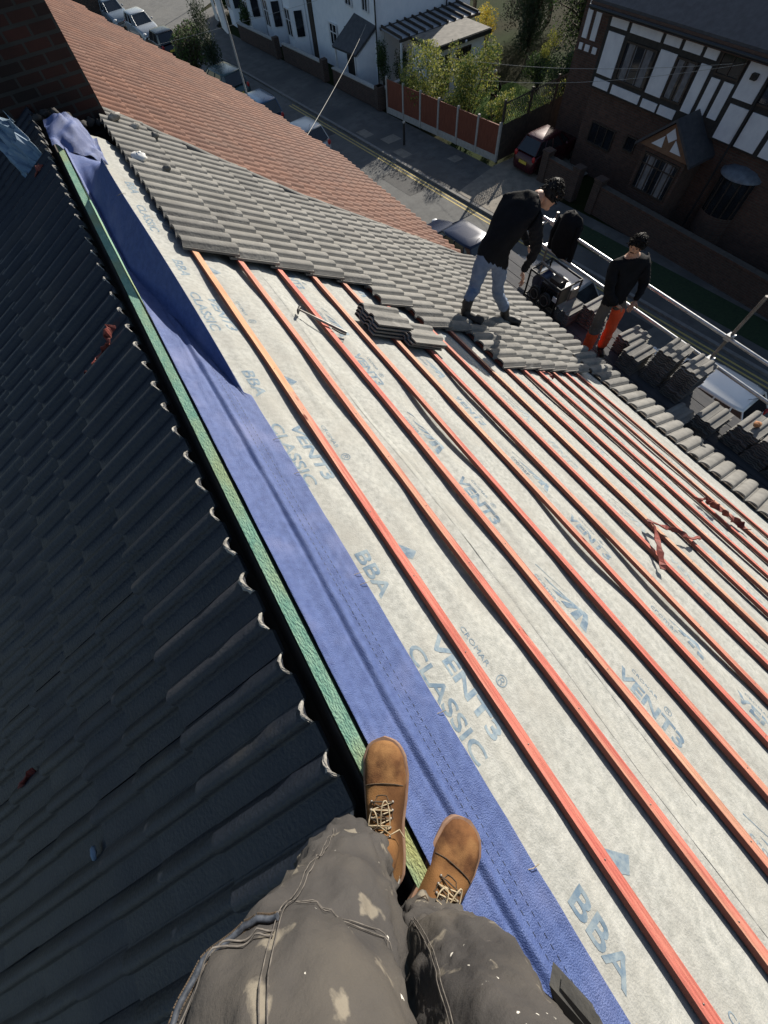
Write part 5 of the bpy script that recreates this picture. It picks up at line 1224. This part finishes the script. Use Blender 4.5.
# ---------- cars
def car(label,cx,cy,ang,L_=4.0,W=1.68,H=1.42,paint=(.1,.1,.12),kind='hatch',rough=.25,glassm=None,rail=False):
    t=thing('parked_car',label,'car' if kind!='suv' else 'car',(0,0,0),'cars parked along the street')
    pm=mat('car_paint',paint,tuple(x*1.05 for x in paint),2,rough,spec=.6,metal=.2); gm=glassm or M['glass']
    # side profile stations: x, half width bottom, belt height, half width belt, nose drop
    st=[(-L_/2,.58,.45,.62),(-L_/2+.08,.80,.78,.80),(-L_/2+.5,.84,.90,.83),(-L_*.12,.85,.92,.84),(L_*.18,.85,.88,.84),(L_*.30,.84,.82,.82),(L_/2-.25,.80,.70,.74),(L_/2-.03,.66,.55,.58),(L_/2,.5,.42,.5)]
    k=H/1.42; mb=MB(); vs=[]; n=10
    for x,hb,zb,ht in st:
        w_=W/1.7
        ring=[(hb*.9,.2),(hb,.35),(hb,.55 if zb>.6 else .4),(ht,zb),(ht*.8,zb+.03)]
        vs+=[(x,y*w_,z*k) for y,z in ring]+[(x,-y*w_,z*k) for y,z in ring[::-1]]
    m_=len(st)
    mb.add(vs,[(j*n+i,j*n+(i+1)%n,(j+1)*n+(i+1)%n,(j+1)*n+i) for j in range(m_-1) for i in range(n)]+[tuple(range(n)),tuple(range((m_-1)*n,m_*n))],0,True)
    bd=mb.build('body',pm,t,weld=False); bd.modifiers.new('b','BEVEL').width=.03
    # cabin
    xb,xf,tb,tf={'hatch':(-L_/2+.12,L_*.20,-L_/2+.50,L_*.03),'suv':(-L_/2+.08,L_*.20,-L_/2+.30,L_*.06),'estate':(-L_/2+.1,L_*.2,-L_/2+.45,L_*.02)}[kind]
    zb=.90*k; zt=H-.04; wb=W/2*.93; wt=W/2*.74
    mb=MB(); n2=10
    low=[(xb,-wb*.9),(xb,wb*.9),(xb+.5,wb),(xf-.5,wb),(xf,wb*.85),(xf,-wb*.85),(xf-.5,-wb),(xb+.5,-wb)]
    hi=[(tb,-wt*.9),(tb,wt*.9),(tb+.3,wt),(tf-.3,wt),(tf,wt*.9),(tf,-wt*.9),(tf-.3,-wt),(tb+.3,-wt)]
    mb.add([(x,y,zb) for x,y in low]+[(x,y,zt-.03) for x,y in hi],[(i,(i+1)%8,8+(i+1)%8,8+i) for i in range(8)],0)
    mb.build('window',gm,t)
    mb=MB(); vs=[]
    for sc,z in ((1.02,zt-.05),(1.03,zt-.02),(.9,zt+.02),(.45,zt+.045)):
        cx0=(tb+tf)/2; vs+=[(cx0+(x-cx0)*sc,y*sc,z) for x,y in hi]
    mb.add(vs,[(j*8+i,j*8+(i+1)%8,(j+1)*8+(i+1)%8,(j+1)*8+i) for j in range(3) for i in range(8)]+[tuple(range(24,32))],0,True); 
    for (x0,y0),(x1,y1) in zip(low,hi):
        if abs(y0)>wb*.8: mb.tube([(x0,y0*1.003,zb),(x1,y1*1.01,zt-.03)],.028,5)
    for s_ in (1,-1): mb.tube([((xb+xf)/2-.1,s_*wb*1.003,zb),((tb+tf)/2,s_*wt*1.01,zt-.03)],.03,5)
    rf_=mb.build('roof',pm,t)
    mb=MB()
    if rail:
        for s_ in (1,-1): mb.tube([(tb+.2,s_*wt*.92,zt+.07),(tf-.2,s_*wt*.92,zt+.07)],.018,6)
    mb.tube([(tb+.15,.1,zt+.03),(tb+.0,.1,zt+.2)],.008,4); mb.build('aerial','bootblack',t)
    for sx in (-L_*.31,L_*.31):
        for s_ in (1,-1):
            y=s_*(W/2-.10); mb=MB(); mb.tube([(sx,y-.09,.31),(sx,y+.09,.31)],.31,20); wl=mb.build('wheel','rubber',t)
            mb=MB(); mb.tube([(sx,y+s_*.085,.31),(sx,y+s_*.1,.31)],.19,14); mb.build('rim','steel_dull',wl)
    for s_ in (1,-1):
        mb=MB(); mb.ell((L_/2-.12,s_*W*.36,.62*k),(.12,.16,.07),0,10,6); mb.build('headlight','winframe',t)
        mb=MB(); mb.ell((-L_/2+.07,s_*W*.40,.78*k),(.06,.10,.12),0,10,6); mb.build('tail_light',mat('tail_red',(.4,.02,.02),(.45,.03,.03),5,.3) if 'tail_red' not in bpy.data.materials else bpy.data.materials['tail_red'],t)
        mb=MB(); mb.ell((xf-.45,s_*(W/2+.06),.98*k),(.07,.09,.06),0,8,5); mb.build('mirror',pm,t)
    mb=MB(); mb.obox((-L_/2-.005,0,.55*k),(.02,.5,.11)); mb.build('number_plate',mat('plate_yellow',(.6,.45,.05),(.65,.5,.08),5,.5) if 'plate_yellow' not in bpy.data.materials else bpy.data.materials['plate_yellow'],t)
    mb=MB(); mb.obox((L_/2-.02,0,.42*k),(.04,1.0,.13)); mb.build('grille','bootblack',t)
    for o in t.children:
        o.matrix_parent_inverse=Matrix.Identity(4)
    t.location=(cx,cy,G); t.rotation_euler=(0,0,ang)
    return t
SA=R(95.7)
car('dark blue hatchback parked nearest below the red roof corner',11.3,13.5,SA,4.1,1.7,1.43,(.012,.02,.05))
car('silver-grey car parked directly below the scaffold by the black hoist engine',12.5,9.2,SA,4.2,1.7,1.40,(.25,.27,.29),glassm=None)
car('white car with a bright sunlit roof seen through the scaffold rails',12.8,2.5,SA,4.0,1.68,1.42,(.8,.8,.78))
car('dark red hatchback with a pale roof parked on the driveway by the trellis',19.85,17.05,R(3),3.5,1.5,1.36,(.05,.008,.013))
car('dark blue estate car with roof rails parked in front of the silver hatchback',9.75,31.3,SA,4.0,1.7,1.62,(.04,.09,.17),'suv',rail=True)
car('silver hatchback with a small roof aerial parked behind the dark blue estate',10.45,26.7,SA,3.9,1.68,1.45,(.42,.44,.45))
car('long dark teal estate car half hidden behind the red roof near the conifer',9.7,37.5,SA+R(4),4.9,1.8,1.5,(.05,.09,.10),'estate',rail=True)
car('black car in shade at the far end next to the roadside bush',8.9,48.4,SA,4.0,1.7,1.42,(.02,.02,.025))
car('pale grey car facing the camera beside the brick wall at the far end',8.7,53.4,SA+math.pi,4.1,1.7,1.42,(.36,.38,.40))
car('farthest grey-blue car against the brick wall at the top left',7.7,59.2,SA+math.pi,4.1,1.7,1.42,(.2,.24,.28))

for i,(c,y,w_,l_) in enumerate([(14.6,19,1.1,2.6),(13.4,24,.8,4.0),(15.0,27.5,.7,1.4),(14.2,5.5,1.3,3.0)]):
    sheet('road_patch',[(SX(c,y),y),(SX(c+w_,y),y),(SX(c+w_,y+l_),y+l_),(SX(c,y+l_),y+l_)],G-.006,M['patch'] if 'patch' in M else M.setdefault('patch',mat('tar_patch',(.035,.035,.036),(.055,.055,.055),4,.85,.3,50)))
for x,y,lab in ((14.1,22.4,'round iron manhole cover in the sunlit part of the road'),(15.1,20.9,'square iron drain grating by the far kerb')):
    mb=MB(); 
    if 'round' in lab: mb.tube([(x,y,G-.008),(x,y,G+.004)],.30,20,smooth=False)
    else: mb.obox((x-.9+.05,y,G-.002),(.35,.45,.012),R(-6))
    tag(mb.build('manhole_cover','steel_dull'),lab,'manhole')
mb=MB(); random.seed(3)
for _ in range(900):
    y=random.uniform(8,34); x=SX(16.2,y)+(random.expovariate(7)*-1 if random.random()<.6 else random.uniform(.15,2.6)); z=G+(.0 if x<SX(16.2,y) else .085); s_=random.uniform(.015,.04); a=random.uniform(0,6.3)
    mb.add([(x+s_*math.cos(a),y+s_*math.sin(a),z),(x-s_*.5*math.sin(a),y+s_*.5*math.cos(a),z+.01),(x-s_*math.cos(a),y-s_*math.sin(a),z),(x+s_*.5*math.sin(a),y-s_*.5*math.cos(a),z+.012)],[(0,1,2,3)])
tag(mb.build('fallen_leaves',mat('dead_leaf',(.12,.07,.03),(.22,.14,.06),5)),'scattered brown fallen leaves along the far kerb','leaves',kind='stuff')

# =================================================================== light, sky, camera
w=bpy.data.worlds.new('World'); scene.world=w; w.use_nodes=True
sky=w.node_tree.nodes.new('ShaderNodeTexSky'); sky.sky_type='NISHITA'; sky.sun_disc=False; sky.sun_elevation=R(23); sky.sun_rotation=R(57)
w.node_tree.links.new(sky.outputs[0],w.node_tree.nodes['Background'].inputs[0]); w.node_tree.nodes['Background'].inputs[1].default_value=.065
sl=bpy.data.lights.new('sun','SUN'); sl.energy=4.6; sl.angle=R(.5); sl.color=(1,.93,.82); so=bpy.data.objects.new('sun',sl); COL.objects.link(so)
SD=Vector((math.cos(R(23))*math.sin(R(57)),math.cos(R(23))*math.cos(R(57)),math.sin(R(23))))
so.rotation_euler=SD.to_track_quat('Z','Y').to_euler(); so.location=(20,15,12)
cam=bpy.data.cameras.new('camera'); co=bpy.data.objects.new('camera',cam); COL.objects.link(co); scene.camera=co
th,ro,yw=1.136206,.16698,.402285
cy_,sy_=math.cos(yw),math.sin(yw)
fw=Vector((sy_*math.cos(th),cy_*math.cos(th),-math.sin(th))); r_=Vector((cy_,-sy_,0)); d_=fw.cross(r_)
rt=r_*math.cos(ro)+d_*math.sin(ro); dn=-r_*math.sin(ro)+d_*math.cos(ro)
mw=Matrix((rt,-dn,-fw)).transposed().to_4x4(); mw.translation=Vector((.26,0,1.38)); co.matrix_world=mw
cam.sensor_fit='VERTICAL'; cam.sensor_height=36; cam.lens=374.66/1024*36; cam.clip_start=.02; cam.clip_end=800
scene.view_settings.view_transform='Standard'; scene.view_settings.look='None'; scene.view_settings.gamma=1; scene.view_settings.exposure=.75
